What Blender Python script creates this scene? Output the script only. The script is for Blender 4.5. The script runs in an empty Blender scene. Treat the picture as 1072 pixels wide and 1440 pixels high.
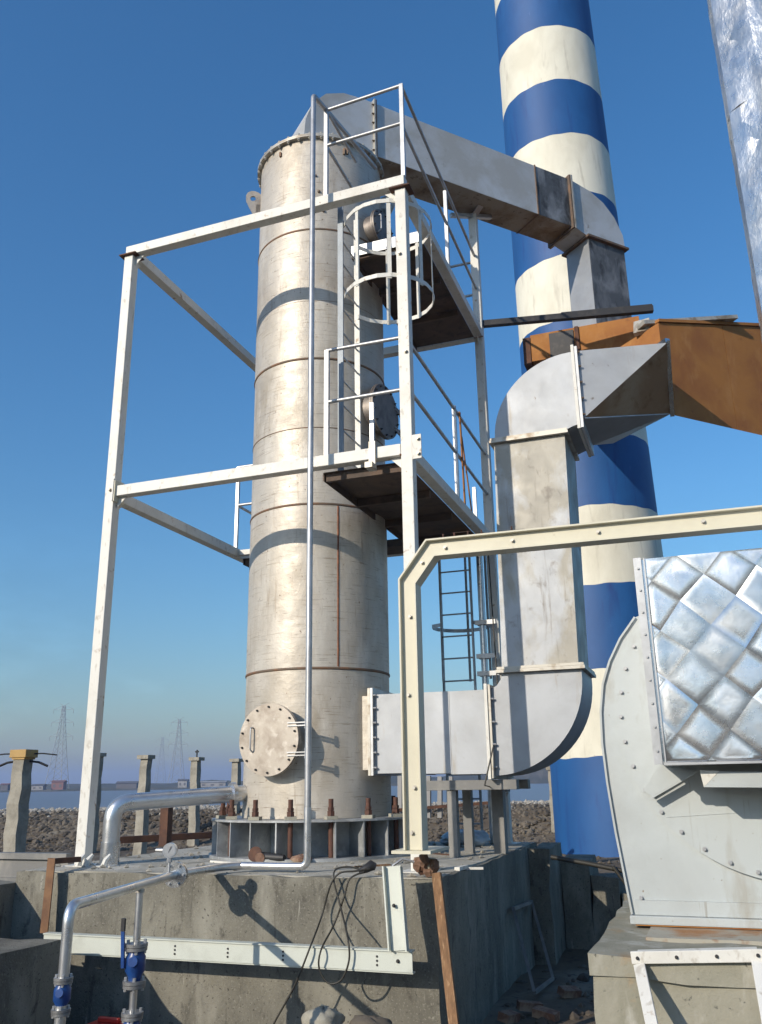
import bpy, math, random
from mathutils import Vector, Matrix

random.seed(11)
scene = bpy.context.scene
V = Vector

# ---------------------------------------------------------------- camera
cam_data = bpy.data.cameras.new('camera')
cam_data.sensor_fit = 'VERTICAL'
cam_data.sensor_height = 36.0
cam_data.lens = 30.604
cam_data.clip_start = 0.05
cam_data.clip_end = 12000
cam = bpy.data.objects.new('camera', cam_data)
scene.collection.objects.link(cam)
_r, _u, _f = V((0.940026, 0.340756, -0.015377)), V((0.115211, -0.274751, 0.954588)), V((-0.321057, 0.899109, 0.297532))
cam.matrix_world = Matrix.Translation(V((2.5263, -7.9396, 0.6574))) @ Matrix((
    (_r.x, _u.x, -_f.x, 0), (_r.y, _u.y, -_f.y, 0), (_r.z, _u.z, -_f.z, 0), (0, 0, 0, 1)))
scene.camera = cam

# ---------------------------------------------------------------- sky, sun, exposure
SUN_AZ = math.radians(180 + 26.5)      # clockwise from +Y
SUN_EL = math.radians(23)
to_sun = V((math.sin(SUN_AZ) * math.cos(SUN_EL), math.cos(SUN_AZ) * math.cos(SUN_EL), math.sin(SUN_EL)))
world = bpy.data.worlds.new('World')
scene.world = world
world.use_nodes = True
wn = world.node_tree.nodes
bg = wn['Background']
sky = wn.new('ShaderNodeTexSky')
sky.sky_type = 'NISHITA'
sky.sun_disc = False
sky.sun_elevation = SUN_EL
sky.sun_rotation = SUN_AZ
sky.air_density = 1.5
sky.dust_density = 1.2
sky.ozone_density = 7.5
hsv = wn.new('ShaderNodeHueSaturation')
hsv.inputs['Saturation'].default_value = 1.12
wtc = wn.new('ShaderNodeTexCoord')
wmp = wn.new('ShaderNodeMapping')
wmp.inputs['Scale'].default_value = (1.0, 1.0, 2.6)
wnz = wn.new('ShaderNodeTexNoise')
wnz.inputs['Scale'].default_value = 5.0
wnz.inputs['Detail'].default_value = 7
wnz.inputs['Roughness'].default_value = .6
wsep = wn.new('ShaderNodeSeparateXYZ')
wlk = world.node_tree.links.new
wlk(wtc.outputs['Generated'], wmp.inputs['Vector'])
wlk(wmp.outputs[0], wnz.inputs['Vector'])
wlk(wtc.outputs['Generated'], wsep.inputs[0])
wr1 = wn.new('ShaderNodeMapRange')          # wisps of thin cloud
for k_, v_ in (('From Min', .54), ('From Max', .78), ('To Min', 0.0), ('To Max', .22)):
    wr1.inputs[k_].default_value = v_
wlk(wnz.outputs['Fac'], wr1.inputs['Value'])
wr2 = wn.new('ShaderNodeMapRange')          # only low in the sky
for k_, v_ in (('From Min', .34), ('From Max', .08), ('To Min', 0.0), ('To Max', 1.0)):
    wr2.inputs[k_].default_value = v_
wlk(wsep.outputs['Z'], wr2.inputs['Value'])
wmu = wn.new('ShaderNodeMath')
wmu.operation = 'MULTIPLY_ADD'
wmu.inputs[2].default_value = 1.0
wlk(wr1.outputs[0], wmu.inputs[0])
wlk(wr2.outputs[0], wmu.inputs[1])
wlk(wmu.outputs[0], hsv.inputs['Value'])
world.node_tree.links.new(sky.outputs[0], hsv.inputs['Color'])
world.node_tree.links.new(hsv.outputs[0], bg.inputs[0])
bg.inputs[1].default_value = 0.15
sun_data = bpy.data.lights.new('sun', 'SUN')
sun_data.energy = 4.1
sun_data.angle = math.radians(0.5)
sun_data.color = (1.0, 0.89, 0.74)
sun = bpy.data.objects.new('sun', sun_data)
scene.collection.objects.link(sun)
sun.rotation_euler = to_sun.to_track_quat('Z', 'Y').to_euler()
scene.view_settings.view_transform = 'Standard'
scene.view_settings.look = 'None'
scene.view_settings.exposure = 0.10
scene.view_settings.gamma = 1.0
scene.render.engine = 'CYCLES'
scene.cycles.use_denoising = True
scene.cycles.max_bounces = 5
scene.cycles.use_adaptive_sampling = True
scene.cycles.adaptive_threshold = 0.025

# ---------------------------------------------------------------- materials
def ramp(nt, sock, lo, hi):
    n = nt.nodes.new('ShaderNodeMapRange')
    n.inputs['From Min'].default_value = lo
    n.inputs['From Max'].default_value = hi
    nt.links.new(sock, n.inputs['Value'])
    return n.outputs['Result']

def noise(nt, scale, detail=6, rough=0.6, stretch=(1, 1, 1), dist=0.0, seed=0.0):
    tc = nt.nodes.new('ShaderNodeTexCoord')
    mp = nt.nodes.new('ShaderNodeMapping')
    mp.inputs['Scale'].default_value = stretch
    mp.inputs['Location'].default_value = (seed, seed * .7, seed * 1.3)
    nt.links.new(tc.outputs['Object'], mp.inputs['Vector'])
    n = nt.nodes.new('ShaderNodeTexNoise')
    n.inputs['Scale'].default_value = scale
    n.inputs['Detail'].default_value = detail
    n.inputs['Roughness'].default_value = rough
    n.inputs['Distortion'].default_value = dist
    nt.links.new(mp.outputs[0], n.inputs['Vector'])
    return n.outputs['Fac']

def mix(nt, fac, a, b):
    n = nt.nodes.new('ShaderNodeMix')
    n.data_type = 'RGBA'
    nt.links.new(fac, n.inputs[0])
    for i, c in ((6, a), (7, b)):
        if isinstance(c, (tuple, list)):
            n.inputs[i].default_value = (*c, 1)
        else:
            nt.links.new(c, n.inputs[i])
    return n.outputs[2]

def material(name, base, layers=(), rough=0.6, metal=0.0, bump=(), rough_var=None, spec=0.5):
    """layers: (colour, scale, stretch, lo, hi, detail) mixed over base; bump: (scale, stretch, strength, distance)"""
    m = bpy.data.materials.new(name)
    m.use_nodes = True
    nt = m.node_tree
    b = nt.nodes['Principled BSDF']
    col = base
    for i, (c, sc, st, lo, hi, de) in enumerate(layers):
        f = ramp(nt, noise(nt, sc, de, .62, st, .3, 3.1 * i + len(name)), lo, hi)
        col = mix(nt, f, col, c)
    if isinstance(col, tuple):
        b.inputs['Base Color'].default_value = (*col, 1)
    else:
        nt.links.new(col, b.inputs['Base Color'])
    b.inputs['Metallic'].default_value = metal
    b.inputs['Specular IOR Level'].default_value = spec
    if rough_var:
        f = ramp(nt, noise(nt, rough_var[0], 5, .6, rough_var[3] if len(rough_var) > 3 else (1, 1, 1), .2, 7.7), .3, .7)
        n = nt.nodes.new('ShaderNodeMapRange')
        n.inputs['To Min'].default_value = rough_var[1]
        n.inputs['To Max'].default_value = rough_var[2]
        nt.links.new(f, n.inputs['Value'])
        nt.links.new(n.outputs[0], b.inputs['Roughness'])
    else:
        b.inputs['Roughness'].default_value = rough
    prev = None
    for (sc, st, strength, d) in bump:
        bn = nt.nodes.new('ShaderNodeBump')
        bn.inputs['Strength'].default_value = strength
        bn.inputs['Distance'].default_value = d
        nt.links.new(noise(nt, sc, 7, .65, st, .1, 5.5), bn.inputs['Height'])
        if prev:
            nt.links.new(prev, bn.inputs['Normal'])
        prev = bn.outputs[0]
    if prev:
        nt.links.new(prev, b.inputs['Normal'])
    return m

one = (1, 1, 1)
M = {}
M['tower'] = material('weathered_tower_steel', (.49, .452, .39), [
    ((.36, .315, .25), 1.3, (1, 1, .6), .46, .70, 6),
    ((.60, .565, .50), 3.0, (1, 1, .35), .50, .74, 6),
    ((.30, .25, .19), 5.0, (.5, .5, 11), .58, .70, 6),
    ((.32, .265, .205), 7.0, (3, 3, .25), .60, .76, 5),
    ((.18, .125, .085), 26, (1, 1, .8), .655, .72, 4),
    ((.14, .10, .07), 9, (.35, .35, 14), .65, .70, 3),
], metal=.25, rough_var=(5, .42, .6, (1, 1, 2)), bump=[(1.6, one, .35, .05), (60, (1, 1, 4), .15, .004)])
M['weld'] = material('weld_bead', (.15, .115, .085), [((.22, .12, .07), 8, one, .45, .6, 4)], rough=.7, metal=.3, bump=[(80, one, .6, .004)])
M['rustweld'] = material('rusty_weld_bead', (.26, .10, .045), [((.15, .06, .03), 12, one, .4, .6, 4)], rough=.85, bump=[(80, one, .6, .004)])
M['cover'] = material('manhole_cover_steel', (.40, .36, .31), [((.27, .23, .19), 4, one, .45, .65, 6), ((.52, .48, .43), 9, one, .55, .7, 5)],
    metal=.5, rough_var=(7, .4, .6), bump=[(40, one, .15, .004)])
M['darkcover'] = material('tarnished_cover_steel', (.22, .20, .18), [((.13, .11, .10), 5, one, .4, .65, 6)], metal=.5, rough=.5, bump=[(40, one, .15, .004)])
M['skirt'] = material('galvanised_skirt', (.40, .42, .43), [((.27, .28, .28), 3, one, .4, .6, 6), ((.52, .53, .53), 7, one, .5, .7, 6)], metal=.4, rough=.55)
M['frame'] = material('white_painted_steel', (.66, .65, .60), [
    ((.55, .53, .47), 2.5, one, .5, .75, 6), ((.30, .19, .10), 7, one, .63, .70, 7), ((.45, .42, .36), 16, (1, 1, .5), .58, .70, 5)], rough=.5, bump=[(30, one, .1, .003)])
M['galv'] = material('galvanised_tube', (.48, .49, .50), [((.36, .365, .37), 5, one, .4, .65, 5)], metal=.55, rough=.42)
M['galvblue'] = material('galvanised_flat_bar', (.27, .31, .35), [((.18, .21, .24), 6, (1, 1, .3), .4, .65, 5)], metal=.1, rough=.5)
M['deck'] = material('oxidised_deck_plate', (.085, .062, .048), [((.15, .095, .065), 2.0, one, .45, .7, 6), ((.05, .04, .035), 7, one, .5, .7, 5)], rough=.8, bump=[(90, one, .2, .004)])
M['chrome'] = material('bright_steel_pipe', (.66, .67, .68), [((.50, .50, .49), 6, one, .5, .7, 4)], metal=.85, rough_var=(6, .24, .38))
M['alu'] = material('aluminium_cladding', (.66, .67, .68), [((.54, .55, .56), 4, one, .45, .65, 4)], metal=.97, rough_var=(5, .20, .34), bump=[(6, one, .09, .02)])
M['foil'] = material('crinkled_foil', (.70, .70, .68), [((.54, .53, .50), 3, (1, 1, .5), .45, .65, 5)], metal=.9, rough_var=(4, .22, .40), bump=[(5.0, (1, 1, .6), .4, .04)])
M['duct'] = material('galvanised_duct', (.375, .395, .42), [((.31, .322, .335), 1.6, one, .4, .65, 6), ((.27, .235, .18), 7, (1, 1, .10), .62, .76, 6), ((.16, .13, .10), 22, (1, 1, .5), .68, .75, 4)], metal=.3, rough_var=(3, .42, .6), bump=[(1.7, one, .12, .03)])
M['ductdirty'] = material('blotched_galvanised_duct', (.40, .415, .43), [
    ((.32, .305, .265), 2.0, (1, 1, .6), .40, .52, 8), ((.19, .17, .14), 9, (1, 1, .09), .58, .72, 7), ((.19, .17, .145), 7, (1, 1, .6), .58, .72, 8), ((.13, .11, .09), 28, one, .68, .76, 5)],
    metal=.25, rough_var=(4, .42, .66), bump=[(2, one, .14, .03), (40, one, .1, .003)])
M['ductupper'] = material('stained_upper_duct', (.54, .555, .56), [
    ((.44, .43, .40), 1.5, one, .42, .62, 7), ((.22, .18, .14), 2.6, one, .64, .76, 8), ((.06, .055, .05), 16, one, .70, .78, 5)],
    metal=.3, rough=.55, bump=[(1.7, one, .15, .03)])
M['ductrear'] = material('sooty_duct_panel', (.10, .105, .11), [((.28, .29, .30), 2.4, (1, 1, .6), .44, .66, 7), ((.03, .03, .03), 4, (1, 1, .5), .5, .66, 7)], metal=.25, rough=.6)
M['ductbelly'] = material('rust_stained_duct_belly', (.33, .29, .23), [((.20, .14, .085), 2.2, one, .42, .62, 8), ((.10, .07, .045), 9, one, .58, .7, 6)], metal=.2, rough=.6, bump=[(2, one, .15, .03)])
M['flange'] = material('flange_angle', (.46, .44, .39), [((.27, .22, .16), 6, one, .5, .66, 6)], metal=.4, rough=.5)
M['darkflange'] = material('rusted_flange_angle', (.11, .08, .06), [((.2, .12, .07), 8, one, .45, .65, 5)], rough=.75)
M['rust'] = material('rusted_plate', (.36, .155, .038), [
    ((.27, .105, .03), 1.6, one, .42, .66, 8), ((.40, .19, .06), 4, (1, 1, .5), .52, .7, 7), ((.17, .07, .026), 10, one, .64, .78, 6)], rough=.85, bump=[(25, one, .2, .006)])
M['rustdark'] = material('dark_rust', (.075, .036, .024), [((.13, .06, .034), 5, one, .45, .65, 6)], rough=.85, bump=[(40, one, .25, .004)])
M['rustbolt'] = material('rusty_bolt', (.115, .048, .032), [((.07, .035, .025), 14, one, .4, .6, 4)], rough=.8, bump=[(90, (1, 1, 3), .4, .003)])
M['black'] = material('black_steel', (.022, .022, .024), [((.05, .045, .04), 7, one, .5, .7, 4)], rough=.55)
M['beige'] = material('cream_painted_beam', (.58, .55, .43), [((.52, .49, .38), 2.5, one, .5, .75, 6), ((.30, .25, .18), 11, one, .68, .78, 5)], rough=.5, bump=[(30, one, .08, .003)])
M['greenwhite'] = material('pale_primer_channel', (.54, .57, .51), [((.43, .45, .40), 3, one, .5, .72, 6)], rough=.5)
M['fan'] = material('grey_fan_enamel', (.44, .475, .475), [((.38, .405, .40), 1.6, one, .42, .66, 6), ((.33, .32, .28), 4, (1, 1, .3), .60, .78, 6), ((.22, .19, .14), 16, (1, 1, .07), .66, .76, 5), ((.20, .15, .10), 30, one, .70, .76, 3)], rough=.42, bump=[(1.2, one, .16, .05)])
M['concrete'] = material('cast_concrete', (.215, .205, .168), [
    ((.135, .128, .106), 1.1, (1, 1, .7), .42, .62, 8), ((.30, .29, .245), 2.6, (1, 1, .35), .50, .70, 8),
    ((.085, .08, .068), 8, (1, 1, .5), .56, .70, 8), ((.31, .30, .26), 20, (1, 1, .14), .64, .74, 5),
    ((.095, .09, .076), 13, (1, 1, .09), .60, .74, 6),
    ((.26, .25, .21), 60, one, .56, .70, 4), ((.065, .06, .052), 42, one, .61, .71, 3)],
    rough=.9, bump=[(4, one, .4, .03), (45, one, .65, .010)], spec=.25)
M['grout'] = material('rust_stained_grout', (.36, .34, .28), [((.34, .17, .07), 2.2, one, .46, .60, 8), ((.22, .10, .045), 6, one, .58, .7, 6)], rough=.9, bump=[(20, one, .4, .01)])
M['pale_top_slab'] = material('dusty_screed', (.44, .42, .36), [((.30, .285, .24), 1.4, one, .42, .64, 8), ((.52, .50, .44), 3.5, one, .52, .7, 7), ((.17, .15, .12), 11, one, .62, .74, 6)], rough=.95, bump=[(9, one, .4, .02), (50, one, .4, .006)], spec=.2)
M['valvegrey'] = material('dull_valve_flange', (.27, .275, .28), [((.18, .18, .18), 9, one, .42, .62, 5)], rough=.45, metal=.5)
M['greysteel'] = material('dull_grey_steel', (.17, .17, .165), [((.26, .25, .23), 3, one, .45, .65, 6)], rough=.6, metal=.2)
M['brownsteel'] = material('brown_rusty_angle', (.20, .105, .05), [((.13, .065, .035), 6, one, .45, .65, 6)], rough=.8)
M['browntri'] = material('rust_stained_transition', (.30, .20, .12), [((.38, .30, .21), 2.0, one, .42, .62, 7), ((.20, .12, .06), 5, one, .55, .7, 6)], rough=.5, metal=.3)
M['concretepale'] = material('stained_pedestal_concrete', (.33, .315, .255), [
    ((.22, .215, .165), 1.8, (1, 1, .5), .42, .64, 8), ((.36, .23, .11), 2.4, one, .55, .70, 8), ((.42, .41, .36), 7, (1, 1, .3), .54, .72, 7), ((.10, .10, .085), 26, one, .65, .73, 4)],
    rough=.9, bump=[(5, one, .3, .03), (45, one, .5, .008)], spec=.25)
M['concretepost'] = material('rough_concrete_post', (.33, .31, .26), [((.23, .215, .18), 4, one, .42, .64, 7)], rough=.95, bump=[(12, one, .6, .03)])
M['blue'] = material('blue_chimney_paint', (.008, .072, .235), [((.010, .088, .275), 1.1, (1, 1, .5), .42, .66, 6), ((.008, .045, .19), 4, (1, 1, .12), .56, .74, 7), ((.05, .13, .34), 14, (1, 1, .3), .66, .76, 5)], rough=.6, bump=[(1.4, one, .15, .04), (14, one, .15, .01)])
M['cream'] = material('cream_chimney_paint', (.72, .70, .59), [((.60, .575, .47), 1.1, (1, 1, .5), .42, .66, 7), ((.40, .37, .30), 5, (1, 1, .10), .58, .76, 7), ((.30, .26, .20), 18, (1, 1, .4), .68, .76, 5)], rough=.65, bump=[(1.4, one, .15, .04), (14, one, .15, .01)])
M['valveblue'] = material('blue_valve_enamel', (.010, .045, .18), [((.014, .065, .24), 12, one, .45, .65, 4)], rough=.35)
M['wood'] = material('raw_timber', (.23, .125, .06), [((.15, .08, .037), 6, (6, 6, .5), .42, .62, 6), ((.38, .24, .13), 9, (5, 5, .4), .55, .7, 5)], rough=.8, bump=[(20, (5, 5, .4), .3, .004)])
M['rubber'] = material('black_cable', (.03, .028, .022), rough=.55)
M['rag'] = material('brown_rag', (.13, .075, .05), [((.22, .13, .09), 20, one, .4, .6, 5)], rough=.95)
M['plastic'] = material('crumpled_plastic_sheet', (.50, .57, .62), [((.38, .44, .48), 9, one, .4, .6, 5)], rough=.3, bump=[(16, one, .5, .03)])
M['sack'] = material('pale_sack_cloth', (.34, .32, .26), [((.22, .205, .165), 7, one, .4, .65, 6)], rough=.9, bump=[(14, one, .5, .02)])
M['yellow'] = material('yellow_enamel', (.40, .25, .075), [((.28, .17, .06), 4, one, .45, .65, 5)], rough=.55)
M['brick'] = material('broken_brick', (.17, .09, .06), [((.33, .24, .17), 8, one, .45, .65, 5)], rough=.95, bump=[(30, one, .4, .01)])
M['rock'] = material('dark_riprap', (.082, .068, .053), [((.15, .128, .10), .9, one, .42, .62, 6), ((.05, .045, .04), 2, one, .52, .7, 5)], rough=.95)
M['rockpale'] = material('pale_crest_stone', (.36, .34, .30), [((.24, .22, .19), .9, one, .42, .62, 6)], rough=.95)
M['ground'] = material('dusty_soil', (.155, .125, .09), [((.10, .08, .06), .35, one, .42, .62, 8), ((.24, .215, .17), .8, one, .5, .7, 8), ((.07, .06, .05), 7, one, .56, .7, 6)],
    rough=.95, bump=[(3, one, .5, .06), (18, one, .6, .02)], spec=.2)
M['shore'] = material('far_shore_land', (.055, .062, .050), [((.10, .095, .08), .05, one, .42, .62, 5)], rough=.95)
M['lattice'] = material('pylon_lattice', (.20, .22, .24), rough=.6, metal=.2)
M['farwhite'] = material('far_pale_wall', (.30, .30, .30), [((.22, .22, .22), .2, one, .4, .6, 4)], rough=.8)
M['farred'] = material('far_red_wall', (.19, .095, .085), rough=.8)
M['fardark'] = material('far_dark_roof', (.10, .10, .11), rough=.8)
M['red'] = material('red_enamel', (.45, .03, .02), rough=.4)

def water_material():
    m = bpy.data.materials.new('muddy_bay_water')
    m.use_nodes = True
    nt = m.node_tree
    b = nt.nodes['Principled BSDF']
    b.inputs['Base Color'].default_value = (.15, .14, .175, 1)
    b.inputs['Roughness'].default_value = .34
    b.inputs['IOR'].default_value = 1.33
    bn = nt.nodes.new('ShaderNodeBump')
    bn.inputs['Strength'].default_value = .55
    bn.inputs['Distance'].default_value = .12
    nt.links.new(noise(nt, .9, 4, .6, (1, 1, 1), .2), bn.inputs['Height'])
    nt.links.new(bn.outputs[0], b.inputs['Normal'])
    return m
M['water'] = water_material()

# ---------------------------------------------------------------- mesh helpers
class MB:
    def __init__(s):
        s.v, s.f = [], []
    def add(s, vs, fs):
        o = len(s.v)
        s.v += [V(v) for v in vs]
        s.f += [[i + o for i in f] for f in fs]
        return s
    def box(s, x0, x1, y0, y1, z0, z1):
        vs = [(x, y, z) for z in (z0, z1) for y in (y0, y1) for x in (x0, x1)]
        return s.add(vs, [(0, 2, 3, 1), (4, 5, 7, 6), (0, 1, 5, 4), (2, 6, 7, 3), (0, 4, 6, 2), (1, 3, 7, 5)])
    def hexa(s, a, b):
        """two quads of 3D points joined into a solid"""
        return s.add(list(a) + list(b), [(3, 2, 1, 0), (4, 5, 6, 7)] + [(i, (i + 1) % 4, (i + 1) % 4 + 4, i + 4) for i in range(4)])
    def bar(s, p0, p1, w, h, up=(0, 0, 1)):
        p0, p1 = V(p0), V(p1)
        d = (p1 - p0).normalized()
        up = V(up)
        if abs(d.dot(up)) > .98:
            up = V((0, 1, 0))
        r = d.cross(up).normalized()
        u = r.cross(d).normalized()
        q = [r * (a * w / 2) + u * (b * h / 2) for a, b in ((-1, -1), (1, -1), (1, 1), (-1, 1))]
        return s.hexa([p0 + c for c in q], [p1 + c for c in q])
    def tube(s, pts, r, n=12, cap=True):
        pts = [V(p) for p in pts]
        rings = []
        d0 = (pts[1] - pts[0]).normalized()
        a = V((0, 0, 1)) if abs(d0.z) < .9 else V((1, 0, 0))
        x = d0.cross(a).normalized()
        base = len(s.v)
        prev = d0
        for i, p in enumerate(pts):
            if i == 0:
                t = d0
            elif i == len(pts) - 1:
                t = (pts[i] - pts[i - 1]).normalized()
            else:
                t = ((pts[i] - pts[i - 1]).normalized() + (pts[i + 1] - pts[i]).normalized())
                t = t.normalized() if t.length > 1e-6 else prev
            x = (x - t * x.dot(t)).normalized()
            y = t.cross(x)
            rr = r[i] if isinstance(r, (list, tuple)) else r
            for k in range(n):
                an = 2 * math.pi * k / n
                s.v.append(p + (x * math.cos(an) + y * math.sin(an)) * rr)
            prev = t
        for i in range(len(pts) - 1):
            for k in range(n):
                k2 = (k + 1) % n
                s.f.append([base + i * n + k, base + i * n + k2, base + (i + 1) * n + k2, base + (i + 1) * n + k])
        if cap:
            s.f.append([base + k for k in range(n)][::-1])
            s.f.append([base + (len(pts) - 1) * n + k for k in range(n)])
        return s
    def cyl(s, p0, p1, r, n=16):
        return s.tube([p0, p1], r, n)
    def prism(s, poly, vec):
        n = len(poly)
        poly = [V(p) for p in poly]
        vec = V(vec)
        return s.add(poly + [p + vec for p in poly],
                     [list(range(n))[::-1], list(range(n, 2 * n))] + [(i, (i + 1) % n, (i + 1) % n + n, i + n) for i in range(n)])
    def lathe(s, prof, c, n=48, closed=False, a0=0.0, a1=None):
        """prof: (radius, z) pairs round the vertical axis at c=(x, y)"""
        full = a1 is None
        a1 = 2 * math.pi if full else a1
        m = n if full else n + 1
        base = len(s.v)
        for k in range(m):
            an = a0 + (a1 - a0) * k / n
            for (r, z) in prof:
                s.v.append(V((c[0] + r * math.cos(an), c[1] + r * math.sin(an), z)))
        L = len(prof)
        for k in range(n):
            k2 = (k + 1) % m
            for j in range(L if closed else L - 1):
                j2 = (j + 1) % L
                s.f.append([base + k * L + j, base + k2 * L + j, base + k2 * L + j2, base + k * L + j2])
        return s
    def hexnut(s, c, axis, r, h):
        axis = V(axis).normalized()
        return s.tube([V(c), V(c) + axis * h], r, 6)
    def mesh(s, name, off=V((0, 0, 0)), smooth=None):
        me = bpy.data.meshes.new(name)
        me.from_pydata([tuple(v - off) for v in s.v], [], s.f)
        me.validate()
        import bmesh
        bm = bmesh.new()
        bm.from_mesh(me)
        bmesh.ops.recalc_face_normals(bm, faces=bm.faces)
        bm.to_mesh(me)
        bm.free()
        if smooth:
            me.shade_smooth()
            me.set_sharp_from_angle(angle=math.radians(smooth))
        return me
    def build(s, name, mat, parent=None, smooth=None, bevel=0, at=None):
        off = V(at) if at is not None else (V(parent['_o']) if parent is not None else V((0, 0, 0)))
        me = s.mesh(name, off, smooth)
        me.materials.append(M[mat])
        o = bpy.data.objects.new(name, me)
        scene.collection.objects.link(o)
        if parent is not None:
            o.parent = parent
        else:
            o.location = off
        o['_o'] = tuple(off)
        if bevel:
            b = o.modifiers.new('bevel', 'BEVEL')
            b.width = bevel
            b.segments = 2
            b.limit_method = 'ANGLE'
        return o

def put(mesh, name, parent, loc, rot=None):
    """place a copy of shared mesh data as a part"""
    o = bpy.data.objects.new(name, mesh)
    scene.collection.objects.link(o)
    o.parent = parent
    o.location = V(loc) - V(parent['_o'])
    if rot is not None:
        o.rotation_euler = rot
    o['_o'] = (0, 0, 0)
    return o

def tag(o, label, cat, group=None, kind=None):
    o['label'] = label
    o['category'] = cat
    if group:
        o['group'] = group
    if kind:
        o['kind'] = kind
    return o

def thing(name, label, cat, loc, group=None):
    o = bpy.data.objects.new(name, None)
    o.empty_display_size = .3
    scene.collection.objects.link(o)
    o.location = loc
    o['_o'] = tuple(loc)
    return tag(o, label, cat, group)

def fillet(pts, r, n=6):
    pts = [V(p) for p in pts]
    out = [pts[0]]
    for i in range(1, len(pts) - 1):
        a, b, c = pts[i - 1], pts[i], pts[i + 1]
        u, w = (a - b), (c - b)
        k = min(r, u.length * .49, w.length * .49)
        p0, p1 = b + u.normalized() * k, b + w.normalized() * k
        for j in range(n + 1):
            t = j / n
            out.append(p0.lerp(b, t).lerp(b.lerp(p1, t), t))
    out.append(pts[-1])
    return out

def bolt_mesh(name, mat, r, h, axis=(0, -1, 0)):
    b = MB()
    ax = V(axis).normalized()
    b.tube([V((0, 0, 0)), ax * h * .25], r * 1.45, 10)
    b.tube([ax * h * .25, ax * h], r, 6)
    me = b.mesh(name)
    me.materials.append(M[mat])
    return me

# ---------------------------------------------------------------- ground, water, shore
FW = V((-.3363, .9418, 0))
RT = V((.9418, .3363, 0))
CX, CY = 2.526, -7.94
def sl(s, l):
    return CX + FW.x * s + RT.x * l, CY + FW.y * s + RT.y * l
def sstep(a, b, x):
    t = max(0, min(1, (x - a) / (b - a)))
    return t * t * (3 - 2 * t)
def ground_z(s, l):
    z = -1.38 + .46 * sstep(11.8, 14.5, s)
    z += .86 * sstep(24.6, 27.6, s) - .06 * sstep(28, 36, s)
    z -= 2.4 * sstep(36.5, 41, s)
    return z
ss = [-2900, -300, -60, -20, -8, -4] + [i * .5 for i in range(-4, 60)] + [30 + i for i in range(13)] + [60, 200, 800, 2900]
ls = [-2900, -1500, -300, -80, -50, -40] + [i * .8 for i in range(-42, 43)] + [40, 50, 80, 300, 1500, 2900]
g = MB()
for a in ss:
    for b_ in ls:
        x, y = sl(a, b_)
        dz = 0
        if -3 < a < 36 and abs(b_) < 36:
            dz = random.uniform(-.035, .035)
        g.v.append(V((x, y, ground_z(a, b_) + dz)))
nl = len(ls)
for i in range(len(ss) - 1):
    for j in range(nl - 1):
        g.f.append([i * nl + j, i * nl + j + 1, (i + 1) * nl + j + 1, (i + 1) * nl + j])
o = g.build('ground', 'ground', smooth=80)
o['kind'] = 'structure'

w = MB()
q = [sl(37, -2890), sl(37, 2890), sl(2890, 2890), sl(2890, -2890)]
w.add([(x, y, -.62) for x, y in q], [(0, 1, 2, 3)])
o = w.build('water', 'water')
o['kind'] = 'structure'

sh = MB()
N = 260
rr = random.Random(5)
h = 2.5
for i in range(N + 1):
    l = -900 + 1800 * i / N
    h += rr.uniform(-.8, .8)
    h = max(1.4, min(4.6, h))
    hump = 7 * math.exp(-((l - 92) / 26) ** 2)
    x0, y0 = sl(430 + 12 * math.sin(l * .013), l)
    x1, y1 = sl(434 + 12 * math.sin(l * .013), l)
    x2, y2 = sl(470, l)
    x3, y3 = sl(900, l)
    sh.v += [V((x0, y0, -1)), V((x1, y1, .5)), V((x2, y2, h + hump)), V((x3, y3, 2))]
for i in range(N):
    for k in range(3):
        sh.f.append([i * 4 + k, (i + 1) * 4 + k, (i + 1) * 4 + k + 1, i * 4 + k + 1])
o = sh.build('far_shore', 'shore')
o['kind'] = 'structure'

hb_ = MB()
rr = random.Random(6)
Nh = 120
for i in range(Nh + 1):
    a = math.radians(150 + 240 * i / Nh)
    for k, (d_h, z_h) in enumerate(((64, -1.5), (70, rr.uniform(4.5, 8.5)), (110, 6))):
        p = V((CX, CY, 0)) + FW * (math.cos(a - math.pi / 2) * 0 + math.sin(a) * d_h * (1 if math.sin(a) < 0 else .25)) + RT * (math.cos(a) * d_h * 1.6)
        hb_.v.append(V((p.x, p.y, z_h)))
for i in range(Nh):
    for k in range(2):
        hb_.f.append([i * 3 + k, (i + 1) * 3 + k, (i + 1) * 3 + k + 1, i * 3 + k + 1])
o = hb_.build('reflection_rim', 'shore')  # unseen dark rim behind the camera, added to darken the cladding's reflections
o['kind'] = 'structure'

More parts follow.
